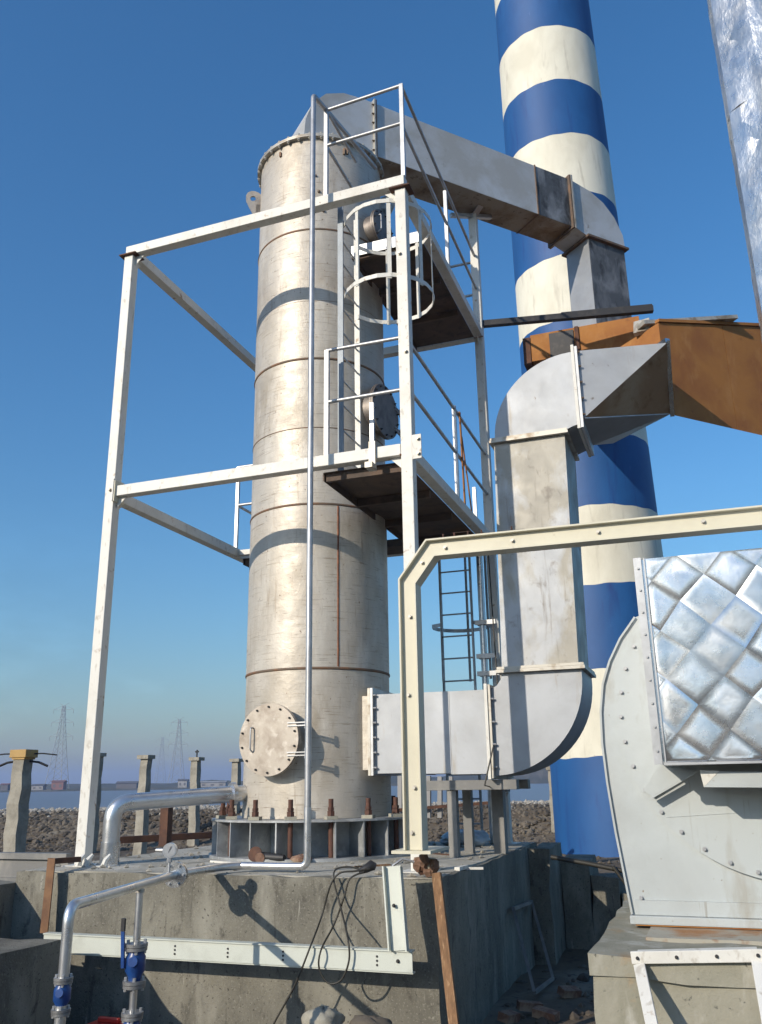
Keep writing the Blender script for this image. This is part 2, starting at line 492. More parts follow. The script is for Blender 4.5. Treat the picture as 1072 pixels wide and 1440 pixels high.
# riprap bund stones (nobody could count them)
def rocks(name, mat, n, srange, lrange, size, lift, seed, label):
    r_ = random.Random(seed)
    m = MB()
    ico = [(0, 0, 1), (.9, 0, .35), (.28, .85, .35), (-.72, .53, .35), (-.72, -.53, .35), (.28, -.85, .35),
           (.72, .53, -.4), (-.28, .85, -.4), (-.9, 0, -.4), (-.28, -.85, -.4), (.72, -.53, -.4), (0, 0, -1)]
    fs = [(0, 1, 2), (0, 2, 3), (0, 3, 4), (0, 4, 5), (0, 5, 1), (1, 6, 2), (2, 7, 3), (3, 8, 4), (4, 9, 5), (5, 10, 1),
          (6, 7, 2), (7, 8, 3), (8, 9, 4), (9, 10, 5), (10, 6, 1), (11, 7, 6), (11, 8, 7), (11, 9, 8), (11, 10, 9), (11, 6, 10)]
    for _ in range(n):
        s_, l_ = r_.uniform(*srange), r_.uniform(*lrange)
        x, y = sl(s_, l_)
        k = size[0] + (size[1] - size[0]) * r_.random() ** 2.2
        c = V((x, y, ground_z(s_, l_) + k * lift))
        sc = (k * r_.uniform(.7, 1.3), k * r_.uniform(.7, 1.3), k * r_.uniform(.5, .9))
        m.add([(c.x + a * sc[0] * r_.uniform(.75, 1.2), c.y + b * sc[1] * r_.uniform(.75, 1.2), c.z + d * sc[2] * r_.uniform(.75, 1.2)) for a, b, d in ico], fs)
    o = m.build(name, mat)
    tag(o, label, 'stones', kind='stuff')
rocks('riprap_stones', 'rock', 11000, (24.4, 28.0), (-17, 12), (.025, .12), .05, 3, 'dark heaped stones on the face of the low bund by the water')
rocks('crest_stones', 'rockpale', 4200, (27.0, 36.2), (-22, 16), (.03, .10), .3, 4, 'pale stones along the flat crest of the bund')
rocks('yard_rubble', 'rock', 1500, (13.2, 24), (-14, 10), (.02, .07), .3, 9, 'small loose rubble scattered over the dirt yard behind the foundation')
rocks('pit_rubble', 'rock', 420, (4.2, 11), (-.6, 2.9), (.02, .075), .3, 12, 'dark loose rubble in the shaded pit between foundation and fan')

# ---------------------------------------------------------------- foundation
ZP = -.10
PX0, PX1, PY0, PY1 = -3.88, .34, -.62, 3.95
t = thing('tower_foundation', 'big grey cast concrete foundation block under the steel tower', 'foundation', ((PX0 + PX1) / 2, 1.6, -1.5))
def rough_block(x0, x1, y0, y1, z0, z1, seed, k=.012, n=None):
    r_ = random.Random(seed)
    m = MB()
    step = n or .22
    nx, ny, nz = [max(1, int((b - a) / step)) for a, b in ((x0, x1), (y0, y1), (z0, z1))]
    cache = {}
    def vid(i, j, l):
        key = (i, j, l)
        if key not in cache:
            e = (i in (0, nx)) + (j in (0, ny)) + (l in (0, nz))
            kk = k * (1.5 if e >= 2 else 1)
            m.v.append(V((x0 + (x1 - x0) * i / nx + r_.uniform(-kk, kk), y0 + (y1 - y0) * j / ny + r_.uniform(-kk, kk), z0 + (z1 - z0) * l / nz + r_.uniform(-kk, kk))))
            cache[key] = len(m.v) - 1
        return cache[key]
    for i in range(nx):
        for j in range(ny):
            for l in (0, nz):
                m.f.append([vid(i, j, l), vid(i + 1, j, l), vid(i + 1, j + 1, l), vid(i, j + 1, l)])
    for i in range(nx):
        for l in range(nz):
            for j in (0, ny):
                m.f.append([vid(i, j, l), vid(i + 1, j, l), vid(i + 1, j, l + 1), vid(i, j, l + 1)])
    for j in range(ny):
        for l in range(nz):
            for i in (0, nx):
                m.f.append([vid(i, j, l), vid(i, j + 1, l), vid(i, j + 1, l + 1), vid(i, j, l + 1)])
    return m
rough_block(PX0, PX1, PY0, PY1, -1.7, ZP, 1, .008).build('concrete_block', 'concrete', t, smooth=35)
rough_block(PX0 + .05, PX1 - .04, PY0 + .05, PY1 - .05, ZP - .02, ZP + .006, 41, .004).build('pale_top_slab', 'pale_top_slab', t, smooth=35)  # thin top layer, paler than the block below it
rough_block(.345, .58, 3.3, 4.3, -1.7, -.13, 2, .01).build('rear_pier', 'concrete', t, smooth=35)

tag(rough_block(-6.5, PX0 - .005, -4.2, -.58, -1.7, -.2, 3, .012).build('concrete_wall_block', 'concrete', at=(-5.2, -2.4, -1.7), smooth=35),
    'dark concrete block against the left corner of the tower foundation', 'concrete block')
tag(rough_block(-5.2, -2.76, -4.6, -1.3, -1.7, -.55, 4, .014).build('low_concrete_block', 'concrete', at=(-4, -3, -1.7), smooth=35),
    'low concrete block with sunlit top at the lower left corner', 'concrete block')
steps = [((.60, .95, 4.1, 4.9, -1.7, -.31), 'dark concrete block nearest the blue foot of the chimney'),
         ((.955, 1.31, 4.1, 4.5, -1.7, -.50), 'dark middle concrete block stepping down towards the fan'),
         ((1.315, 1.48, 4.1, 4.4, -1.7, -.70), 'lowest dark concrete block beside the edge of the fan casing')]
for i, (d, lab) in enumerate(steps):
    tag(rough_block(*d, 20 + i, .012).build('stepped_concrete_block', 'concrete', at=((d[0] + d[1]) / 2, (d[2] + d[3]) / 2, -1.7), smooth=35),
        lab, 'concrete block', 'concrete blocks stepping down beside the pit')

# ---------------------------------------------------------------- scrubber tower
TX, TY, TR = -1.81, 1.84, .863
t = thing('scrubber_tower', 'tall weathered steel cylinder tower with bolted manholes on the concrete foundation', 'tower', (TX, TY, ZP))
seams = [.30, 1.90, 3.83, 5.74, 7.62, 9.10]
for i in range(len(seams) - 1):
    z0, z1 = seams[i] + .008, seams[i + 1] - .008
    rr_ = TR + (.002 if i % 2 else -.002)
    nz = 5
    MB().lathe([(rr_, z0 + (z1 - z0) * k / nz) for k in range(nz + 1)], (TX, TY), 96).build('shell_course', 'tower', t, smooth=60)
for z in seams[1:-1]:
    MB().lathe([(TR - .01, z - .02), (TR + .008, z - .012), (TR + .012, z), (TR + .008, z + .012), (TR - .01, z + .02)], (TX, TY), 96).build('weld_seam', 'weld', t, smooth=60)
MB().lathe([(TR - .01, 4.80), (TR + .004, 4.804), (TR + .004, 4.812), (TR - .01, 4.816)], (TX, TY), 96).build('weld_seam', 'weld', t, smooth=60)
MB().lathe([(TR - .01, 6.55), (TR + .003, 6.553), (TR + .003, 6.558), (TR - .01, 6.562)], (TX, TY), 96).build('weld_seam', 'weld', t, smooth=60)
def tower_pt(az_deg, z, r=TR):
    """az measured clockwise from -Y seen from above towards +X"""
    a = math.radians(az_deg)
    return V((TX + math.sin(a) * r, TY - math.cos(a) * r, z))
# vertical weld seams
for az, z0, z1, mt in ((39, 1.92, 3.81, 'rustweld'), (118, .33, 1.88, 'weld'), (150, 3.85, 5.72, 'weld')):
    MB().tube([tower_pt(az, z0, TR), tower_pt(az, (z0 + z1) / 2, TR), tower_pt(az, z1, TR)], .011 if mt == 'rustweld' else .006, 8).build('vertical_weld', mt, t, smooth=60)
# top flange and lid
MB().lathe([(TR - .02, 9.06), (TR + .055, 9.06), (TR + .055, 9.085), (TR - .02, 9.085)], (TX, TY), 96, True).build('top_flange', 'flange', t, smooth=30)
MB().lathe([(0, 9.125), (TR + .055, 9.105), (TR + .055, 9.088), (0, 9.088)], (TX, TY), 96).build('top_lid', 'flange', t, smooth=30)
bm_ = MB().tube([(0, 0, -.07), (0, 0, .05)], .011, 6).tube([(0, 0, .02), (0, 0, .038)], .021, 6).tube([(0, 0, -.055), (0, 0, -.035)], .021, 6).mesh('flange_bolt')
bm_.materials.append(M['flange'])
for k in range(36):
    put(bm_, 'flange_bolt', t, tower_pt(k * 10 + 4, 9.09, TR + .035))
# brown hanging marks: small clips below the flange
for az, z, l in ((-16, 8.93, .07), (45, 8.9, .1), (48, 8.93, .12), (22, 8.2, .03), (19, 8.45, .025), (12, 7.95, .025), (26, 7.9, .03)):
    MB().bar(tower_pt(az, z - l / 2, TR + .008), tower_pt(az, z + l / 2, TR + .008), .03, .03).build('welding_clip', 'weld', t, bevel=.004)
# lifting lug
def lug(az):
    d = V((math.sin(math.radians(az)), -math.cos(math.radians(az)), 0))
    sd = V((d.y, -d.x, 0))
    c = V((TX, TY, 0))
    prof = [(TR - .01, 8.22), (TR + .02, 8.24), (TR + .21, 8.66), (TR + .21, 8.77), (TR + .16, 8.83), (TR + .05, 8.82), (TR - .01, 8.76)]
    # hole as a faceted ring cut
    hc = (TR + .11, 8.70)
    n = 14
    hole = [(hc[0] + .042 * math.cos(2 * math.pi * k / n), hc[1] + .042 * math.sin(2 * math.pi * k / n)) for k in range(n)]
    m = MB()
    P3 = lambda q, s_: c + d * q[0] + sd * s_ + V((0, 0, q[1]))
    outer = []
    for k in range(n):      # project the outline radially onto the polygon
        an = 2 * math.pi * k / n
        dx, dz = math.cos(an), math.sin(an)
        best = 9
        for i in range(len(prof)):
            (x1, y1), (x2, y2) = prof[i], prof[(i + 1) % len(prof)]
            den = dx * (y2 - y1) - dz * (x2 - x1)
            if abs(den) < 1e-9:
                continue
            tt = ((x1 - hc[0]) * (y2 - y1) - (y1 - hc[1]) * (x2 - x1)) / den
            uu = ((x1 - hc[0]) * dz - (y1 - hc[1]) * dx) / den
            if tt > 0 and -1e-6 <= uu <= 1 + 1e-6:
                best = min(best, tt)
        outer.append((hc[0] + dx * best, hc[1] + dz * best))
    for s_ in (-.012, .012):
        m.v += [P3(q, s_) for q in hole] + [P3(q, s_) for q in outer]
    for k in range(n):
        k2 = (k + 1) % n
        m.f += [[k, k2, n + k2, n + k], [2 * n + k, 3 * n + k, 3 * n + k2, 2 * n + k2], [n + k, n + k2, 3 * n + k2, 3 * n + k], [k, 2 * n + k, 2 * n + k2, k2]]
    m.build('lifting_lug', 'cover', t)
    MB().prism([P3(q, -.012) for q in ((TR - .01, 8.22), (TR + .02, 8.24), (TR + .07, 8.36), (TR + .06, 8.6), (TR - .01, 8.6))], sd * .024).build('lug_web', 'cover', t)
lug(-66)
lug(114)
# manholes
def manhole(az, z, r, stand, mat, bolts=14, handle=True, davit=1):
    d = V((math.sin(math.radians(az)), -math.cos(math.radians(az)), 0))
    sd = V((math.cos(math.radians(az)), math.sin(math.radians(az)), 0))
    c0 = V((TX, TY, z))
    R0 = TR - .10
    mh = MB().tube([c0 + d * R0, c0 + d * (TR + stand - .03)], r * .80, 40).build('manhole_neck', mat, t, smooth=40)
    MB().tube([c0 + d * (TR + stand - .03), c0 + d * (TR + stand - .008)], r, 48).build('manhole_flange', mat, mh, smooth=40)
    cv = MB().tube([c0 + d * (TR + stand - .004), c0 + d * (TR + stand + .018)], r * .995, 48).build('manhole_cover', mat, t, smooth=40)
    bb = MB()
    bb.tube([d * -.05, d * .026], .007, 6)
    bb.tube([d * .0, d * .014], .0125, 6)
    bme = bb.mesh('cover_bolt')
    bme.materials.append(M['black'])
    for k in range(bolts):
        an = 2 * math.pi * (k + .5) / bolts
        put(bme, 'cover_bolt', cv, c0 + d * (TR + stand + .018) + sd * (math.cos(an) * r * .9) + V((0, 0, math.sin(an) * r * .9)))
    if handle:
        hx = -.52 * r
        p = c0 + d * (TR + stand + .018)
        pts = [p + sd * hx + V((0, 0, .13)), p + sd * hx + d * .05 + V((0, 0, .13)), p + sd * hx + d * .05 + V((0, 0, -.10)), p + sd * hx + V((0, 0, -.13))]
        MB().tube(fillet(pts, .02, 3), .009, 8).build('cover_handle', 'galv', cv, smooth=60)
    if davit:
        for dz in (.24 * davit, -.26 * davit):
            p = c0 + V((0, 0, dz * r * 1.6)) + sd * (r * .78)
            hg = MB()
            for off in (-.016, .016):
                hg.bar(p + V((0, 0, off)) + d * (TR + stand + .02) - sd * .05, p + V((0, 0, off)) + d * (TR + stand + .0) + sd * .17, .035, .012)
            hg.tube([p + sd * .16 + d * (TR + stand) + V((0, 0, -.05)), p + sd * .16 + d * (TR + stand) + V((0, 0, .06))], .012, 8)
            hg.build('cover_hinge', 'galv', cv)
    return mh
manhole(-7, 1.13, .385, .16, 'cover')
manhole(82, 5.18, .36, .11, 'darkcover', handle=False, davit=1)
manhole(80, 7.86, .27, .14, 'darkcover', bolts=12, davit=0)
MB().lathe([(.15, 0), (.15, .1)], (0, 0), 4)
# inlet stub frame is part of the duct; base ring
MB().lathe([(TR - .005, ZP + .03), (TR - .005, .30)], (TX, TY), 96).build('skirt', 'skirt', t, smooth=60)
MB().lathe([(TR - .03, .285), (1.20, .285), (1.20, .305), (TR - .03, .305)], (TX, TY), 96, True).build('compression_ring', 'skirt', t, smooth=30)
MB().lathe([(TR - .1, ZP + .004), (1.22, ZP + .004), (1.22, ZP + .034), (TR - .1, ZP + .034)], (TX, TY), 96, True).build('base_plate', 'skirt', t, smooth=30)
for k in range(24):
    az = k * 15 + 3
    a = math.radians(az)
    d = V((math.sin(a), -math.cos(a), 0))
    c = V((TX, TY, 0))
    MB().bar(c + d * (TR - .004) + V((0, 0, (ZP + .034 + .285) / 2)), c + d * 1.19 + V((0, 0, (ZP + .034 + .285) / 2)), .014, .285 - ZP - .036).build('base_gusset', 'skirt', t)
rod = MB().tube([(0, 0, -.38), (0, 0, .20)], .026, 10).mesh('anchor_bolt', smooth=40)
rod.materials.append(M['rustbolt'])
nut = MB().tube([(0, 0, .0), (0, 0, .05)], .042, 6).tube([(0, 0, .055), (0, 0, .085)], .037, 6).mesh('anchor_nut')
nut.materials.append(M['rustbolt'])
pad = MB().box(-.06, .06, -.06, .06, -.004, .03).mesh('washer_plate')
pad.materials.append(M['concretepale'])
for k in range(16):
    az = k * 22.5 + 9
    pt = tower_pt(az, .31, 1.08)
    an = put(rod, 'anchor_bolt', t, pt)
    for me, nm, dz in ((pad, 'washer_plate', 0), (nut, 'anchor_nut', .03)):
        c_ = bpy.data.objects.new(nm, me)
        scene.collection.objects.link(c_)
        c_.parent = an
        c_.location = (0, 0, dz)
        c_.rotation_euler = (0, 0, random.uniform(0, 1))

# ---------------------------------------------------------------- chimney
CHX, CHY = 0.559, 13.972
t = thing('chimney_stack', 'tall round chimney painted in blue and cream bands', 'chimney', (CHX, CHY, -1.4))
def ch_r(z):
    return 1.615 - .0075 * (z + 1)
cuts = [-1.6, -0.99, 1.14, 3.06, 5.01, 6.92, 8.77, 10.26, 12.01, 13.89, 15.86, 17.75, 19.61, 21.57, 23.61, 25.68, 27.74]
for i in range(len(cuts) - 1):
    z0, z1 = cuts[i], cuts[i + 1]
    nz = 4
    col = 'cream' if i % 2 == 0 else 'blue'
    e = .0015 if i % 2 else 0
    m = MB().lathe([(ch_r(z0 + (z1 - z0) * k / nz) + e, z0 + (z1 - z0) * k / nz) for k in range(nz + 1)], (CHX, CHY), 96)
    for v in m.v:
        an = math.atan2(v.y - CHY, v.x - CHX)
        for zc_, ci in ((z0, i), (z1, i + 1)):
            if abs(v.z - zc_) < 1e-4 and 0 < ci < len(cuts) - 1:
                v.z += .016 * math.sin(5 * an + ci * 1.7) + .010 * math.sin(17 * an + ci * 3.1)
        v.x -= .010 * (v.z + 1)
    m.build('painted_band', col, t, smooth=60)
MB().lathe([(ch_r(27.74), 27.74), (ch_r(27.74) + .08, 27.77), (ch_r(27.74) + .08, 28.04), (ch_r(27.74) - .2, 28.04), (ch_r(27.74) - .2, 26.74)], (CHX - .010 * 28.74, CHY), 64).build('chimney_rim', 'cream', t, smooth=30)
# ---------------------------------------------------------------- upper duct: tower top to breeching
d_ = V((.664, .747, 0)).normalized()
n_ = V((-d_.y, d_.x, 0))
A0 = V((-.99, 1.9, 0))
def U(tt, nn, z):
    p = A0 + d_ * tt + n_ * nn
    return V((p.x, p.y, z))
ZB, ZT, DW = 9.30, 10.22, .56
L1 = 3.68
t = thing('outlet_duct', 'stained grey rectangular duct running from the tower top across to the chimney', 'duct', U(0, .3, ZB))
# hood on the tower lid
prof = [(0, ZB), (-.12, 9.13), (-1.12, 9.13), (-1.09, 9.5), (-.98, 9.82), (-.78, 10.06), (-.5, 10.19), (-.2, 10.22), (0, ZT)]
m = MB()
nA = [U(tt, -.0, z) for tt, z in prof]
nB = [U(tt, DW + .32 * min(1, -tt / .8), z) for tt, z in prof]
m.add(nA + nB, [list(range(9))[::-1], list(range(9, 18))] + [(i, (i + 1) % 9, (i + 1) % 9 + 9, i + 9) for i in range(9)])
m.build('hood', 'ductupper', t, smooth=35)
def ductbox(name, t0, t1, mat, belly, parent):
    body = MB()
    a = [U(t0, 0, ZB), U(t0, DW, ZB), U(t0, DW, ZT), U(t0, 0, ZT)]
    b = [U(t1, 0, ZB), U(t1, DW, ZB), U(t1, DW, ZT), U(t1, 0, ZT)]
    body.hexa(a, b)
    o = body.build(name, mat, parent)
    MB().hexa([U(t0, .004, ZB - .006), U(t0, DW - .004, ZB - .006), U(t0, DW - .004, ZB - .001), U(t0, .004, ZB - .001)],
              [U(t1, .004, ZB - .006), U(t1, DW - .004, ZB - .006), U(t1, DW - .004, ZB - .001), U(t1, .004, ZB - .001)]).build('belly_plate', belly, o)
    return o
ductbox('duct_section', .012, 2.95, 'ductupper', 'ductbelly', t)
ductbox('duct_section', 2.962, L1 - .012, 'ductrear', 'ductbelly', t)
def flange_frame(tt, dt, out, mat, parent, name='duct_flange'):
    o = None
    m = MB()
    for (n0, n1, z0, z1) in ((-out, .0, ZB - out, ZT + out), (DW, DW + out, ZB - out, ZT + out), (0.001, DW - .001, ZB - out, ZB), (0.001, DW - .001, ZT, ZT + out)):
        m.hexa([U(tt - dt, n0, z0), U(tt - dt, n1, z0), U(tt - dt, n1, z1), U(tt - dt, n0, z1)], [U(tt + dt, n0, z0), U(tt + dt, n1, z0), U(tt + dt, n1, z1), U(tt + dt, n0, z1)])
    return m.build(name, mat, parent)
flange_frame(-.012, .011, .045, 'flange', t)
flange_frame(.012, .010, .04, 'darkflange', t)
flange_frame(2.956, .010, .012, 'darkflange', t)
flange_frame(L1 - .03, .012, .05, 'darkflange', t)
flange_frame(L1 + .005, .016, .055, 'flange', t)
fb = bolt_mesh('flange_bolt', 'darkflange', .012, .03, -d_)
for k in range(6):
    put(fb, 'flange_bolt', t, U(-.024, -.025, ZB + .06 + k * .16))
# mitred elbow and drop leg
T1 = L1 + .022
prof = [(T1, ZB), (T1 + .26, ZB - .08), (T1 + 1.09, ZB - .08), (T1 + 1.07, ZB + .18), (T1 + .92, ZB + .48), (T1 + .70, ZB + .70), (T1 + .42, ZB + .84), (T1, ZT)]
MB().prism([U(a, 0, z) for a, z in prof], n_ * DW).build('elbow', 'ductupper', t, smooth=32)
T2, T3, ZL = T1 + .28, T1 + 1.06, 7.50
MB().box(0, 0, 0, 0, 0, 0)
for (t0, t1, o1, z0, z1, mat) in ((T2 - .05, T3 + .06, .06, ZB - .12, ZB - .082, 'darkflange'),):
    MB().hexa([U(t0, -o1, z0), U(t0, DW + o1, z0), U(t0, DW + o1, z1), U(t0, -o1, z1)], [U(t1, -o1, z0), U(t1, DW + o1, z0), U(t1, DW + o1, z1), U(t1, -o1, z1)]).build('duct_flange', mat, t)
def panel(pts, th, name, mat, parent):
    a, b, c, d = [V(p) for p in pts]
    nrm = (b - a).cross(d - a).normalized() * th
    return MB().hexa([a, b, c, d], [a + nrm, b + nrm, c + nrm, d + nrm]).build(name, mat, parent)
zt = ZB - .122
panel([U(T2, .0, ZL), U(T2, DW, ZL), U(T2, DW, zt), U(T2, .0, zt)], .006, 'drop_panel', 'duct', t)
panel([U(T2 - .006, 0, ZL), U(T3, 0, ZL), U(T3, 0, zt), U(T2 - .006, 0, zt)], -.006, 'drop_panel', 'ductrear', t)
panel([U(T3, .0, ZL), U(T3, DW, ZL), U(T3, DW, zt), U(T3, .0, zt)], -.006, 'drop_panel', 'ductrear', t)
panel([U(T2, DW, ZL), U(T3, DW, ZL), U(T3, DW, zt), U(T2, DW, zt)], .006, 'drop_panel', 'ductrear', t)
MB().hexa([U(T2 - .05, -.05, ZL - .02), U(T2 - .05, DW + .05, ZL - .02), U(T2 - .05, DW + .05, ZL + .015), U(T2 - .05, -.05, ZL + .015)],
          [U(T3 + .05, -.05, ZL - .02), U(T3 + .05, DW + .05, ZL - .02), U(T3 + .05, DW + .05, ZL + .015), U(T3 + .05, -.05, ZL + .015)]).build('duct_flange', 'darkflange', t)

# ---------------------------------------------------------------- inlet duct: breeching to tower foot
YF, YB = 1.40, 2.28
t = thing('inlet_duct', 'grey rectangular duct rising from the tower foot through two rounded elbows to the rusty breeching', 'duct', (.3, 1.84, .7))
def fbox(name, x0, x1, z0, z1, mat, y0=YF, y1=YB, bevel=0):
    return MB().box(x0, x1, y0, y1, z0, z1).build(name, mat, t, bevel=bevel)
fbox('inlet_stub', -1.30, -.985, .80, 1.60, 'tower')
fbox('stub_flange', -.985, -.955, .74, 1.68, 'flange', YF - .06, YB + .06)
fbox('duct_flange', -.952, -.925, .74, 1.68, 'galv', YF - .06, YB + .06)
xs = [-.925, -.50, -.06, .352]
for i in range(3):
    fbox('duct_section', xs[i] + (.003 if i else 0), xs[i + 1] - .003, .76 - .012 * i, 1.61 - .003 * i, 'duct')
for x in xs[1:3]:
    MB().box(x - .004, x + .004, YF - .006, YB, .74, 1.605).build('standing_seam', 'galv', t)
fbox('duct_flange', .352, .384, .68, 1.66, 'frame', YF - .075, YB + .06)
fbox('duct_flange', .387, .415, .69, 1.65, 'flange', YF - .06, YB + .06)
fm = bolt_mesh('flange_bolt', 'galv', .012, .03, (1, 0, 0))
for z in (.8, 1.03, 1.26, 1.5):
    put(fm, 'flange_bolt', t, (.415, YF - .035, z))
for z in (.82, .98, 1.14, 1.3, 1.46, 1.6):
    put(fm, 'flange_bolt', t, (-.925, YF - .035, z))
def arc(cx, cz, r, a0, a1, n=18):
    return [(cx + r * math.cos(math.radians(a0 + (a1 - a0) * k / n)), cz + r * math.sin(math.radians(a0 + (a1 - a0) * k / n))) for k in range(n + 1)]
prof = [(.415, .715)] + arc(.40, 1.70, .985, -88, -2) + [(1.385, 1.765), (.545, 1.765), (.53, 1.71), (.48, 1.64), (.415, 1.61)]
MB().prism([(x, YF, z) for x, z in prof], (0, YB - YF, 0)).build('lower_elbow', 'duct', t, smooth=30)
fbox('duct_flange', .49, 1.43, 1.767, 1.80, 'flange', YF - .065, YB + .06)
fbox('duct_flange', .50, 1.42, 1.803, 1.83, 'flange', YF - .055, YB + .05)
a = [(.545, YF, 1.83), (1.36, YF, 1.83), (1.36, YB, 1.83), (.545, YB, 1.83)]
b = [(.60, YF, 4.40), (1.415, YF, 4.40), (1.415, YB, 4.40), (.60, YB, 4.40)]
mm = lambda k: [tuple(a[i][j] + (b[i][j] - a[i][j]) * k for j in range(3)) for i in range(4)]
MB().hexa(mm(0), mm(.545)).build('riser_section', 'ductdirty', t)
MB().hexa(mm(.548), mm(1)).build('riser_section', 'ductdirty', t)
fbox('duct_flange', .555, 1.46, 4.402, 4.432, 'flange', YF - .06, YB + .05)
fbox('duct_flange', .565, 1.45, 4.435, 4.462, 'flange', YF - .05, YB + .04)
prof = [(.615, 4.462)] + arc(1.555, 4.47, .94, 179, 91) + [(1.57, 5.41), (1.57, 4.50), (1.52, 4.49), (1.45, 4.462)]
MB().prism([(x, YF, z) for x, z in prof], (0, YB - YF, 0)).build('upper_elbow', 'duct', t, smooth=30)
fbox('duct_flange', 1.572, 1.605, 4.43, 5.47, 'frame', YF - .06, YB + .05)
fbox('duct_flange', 1.608, 1.64, 4.44, 5.45, 'galv', YF - .05, YB + .05)
fm3 = bolt_mesh('flange_bolt', 'darkflange', .012, .03, (1, 0, 0))
for z in (4.6, 4.8, 5.0, 5.2, 5.38):
    put(fm3, 'flange_bolt', t, (1.64, YF - .03, z))
# twisted transition into the breeching
E1, E2 = V((2.626, 1.620, 5.430)), V((2.581, 2.320, 4.838))
E3, E4 = E2 + V((-.75, .72, 0)), E1 + V((-.80, .95, .0))
S1, S2, S3, S4 = V((1.64, YF, 5.41)), V((1.64, YF, 4.56)), V((1.64, YB, 4.56)), V((1.64, YB, 5.41))
MB().add([S1, S2, S3, S4, E1, E2, E3, E4], [(0, 1, 4), (1, 2, 5), (2, 6, 5), (2, 3, 7), (2, 7, 6), (0, 4, 7), (0, 7, 3)]).build('transition_piece', 'duct', t)
MB().add([S2, E2, E1, S2 + V((-.004, .006, .004)), E2 + V((-.004, .006, .004)), E1 + V((-.004, .006, .004))], [(0, 1, 2), (3, 5, 4), (0, 3, 4, 1), (1, 4, 5, 2), (2, 5, 3, 0)]).build('transition_gore', 'browntri', t)  # gore coloured browner than the rest of the transition
dirE = (E2 - E1).normalized()
MB().bar(E1 + V((.012, 0, .03)), E2 + V((.012, 0, -.03)), .05, .03, (0, 1, 0)).build('end_flange', 'alu', t)
MB().bar(E1 + V((-.30, .38, .03)), E1 + V((.01, 0, .03)), .06, .05).build('end_flange', 'alu', t)
MB().bar(S2 + V((.02, -.006, .0)), E2, .012, .012).build('edge_seam', 'galv', t)

# support stand below the inlet duct
t = thing('duct_support_stand', 'grey steel beam stand carrying the horizontal inlet duct', 'support', (.1, 1.84, ZP))
MB().box(-.42, .62, YF + .05, YF + .19, .575, .675).build('stand_beam', 'greysteel', t, bevel=.004)
MB().box(-.42, .62, YB - .2, YB - .06, .575, .675).build('stand_beam', 'greysteel', t, bevel=.004)
for x, y in ((-.09, YF + .12), (-.09, YB - .13)):
    MB().box(x - .05, x + .05, y - .05, y + .05, ZP, .574).build('stand_leg', 'greysteel', t, bevel=.004)
MB().box(.2, .33, YB - .2, YB - .06, ZP, .574).build('stand_leg', 'greysteel', t, bevel=.004)

# ---------------------------------------------------------------- rusty breeching
t = thing('rusty_breeching', 'large rust-brown steel plate flue running behind the ducts into the chimney', 'flue', (2.6, 3.6, 4.8))
K = V((2.56, 2.30, 0))
def Rb(tt, nn, z):
    p = K + V((.683, .730, 0)) * tt + V((-.730, .683, 0)) * nn
    return V((p.x, p.y, z))
secs = [0.0, 1.15, 2.6, 5.2]
for i in range(3):
    t0, t1 = secs[i] + .004, secs[i + 1] - .004
    za, zb = 6.06 + .21 * t0, 6.06 + .21 * t1
    MB().hexa([Rb(t0, 0, 4.83), Rb(t0, 1.5, 5.75), Rb(t0, 1.5, za), Rb(t0, 0, za)], [Rb(t1, 0, 4.83), Rb(t1, 1.5, 5.75), Rb(t1, 1.5, zb), Rb(t1, 0, zb)]).build('flue_section', 'rust', t)
MB().hexa([Rb(.0, -.02, 6.07), Rb(.0, .05, 6.07), Rb(.0, .05, 6.11), Rb(.0, -.02, 6.11)], [Rb(5.2, -.02, 7.16), Rb(5.2, .05, 7.16), Rb(5.2, .05, 7.2), Rb(5.2, -.02, 7.2)]).build('top_angle', 'rust', t)
# plenum under the drop leg, back to the chimney
MB().box(.62, 2.30, 4.62, 6.0, 7.0, 7.46).build('plenum', 'rust', t)
MB().hexa([(.62, 6.004, 7.05), (2.0, 6.004, 7.05), (2.0, 6.004, 7.46), (.62, 6.004, 7.46)], [(.0, 12.6, 9.75), (1.2, 12.6, 9.75), (1.2, 12.6, 10.3), (.0, 12.6, 10.3)]).build('breech_neck', 'rust', t)
MB().box(.50, .616, 4.60, 5.9, 6.95, 7.42).build('plenum_end', 'rustdark', t)
for x in (1.32,):
    MB().box(x, x + .06, 4.59, 4.618, 6.96, 7.46).build('plenum_stiffener', 'rustdark', t)
MB().box(.92, 1.30, 4.60, 4.617, 7.003, 7.42).build('plenum_shade_sheet', 'black', t)  # shade of the plenum recess painted as a black sheet
MB().bar((2.351, 2.389, 6.120), (3.505, 3.254, 6.420), .16, .05).build('top_plank', 'flange', t)
MB().bar((2.355, 2.469, 6.050), (2.370, 2.547, 6.250), .2, .06).build('top_plank', 'flange', t)

t = thing('black_beam', 'black steel beam bridging from the platform corner to the flue below the drop duct', 'beam', (1.2, 3.9, 7.25))
MB().bar((.03, 3.72, 7.31), (2.52, 4.22, 7.31), .09, .09).build('beam', 'black', t)
MB().bar((1.2, 4.02, 7.375), (2.5, 4.27, 7.375), .16, .022).build('beam_flange', 'black', t)

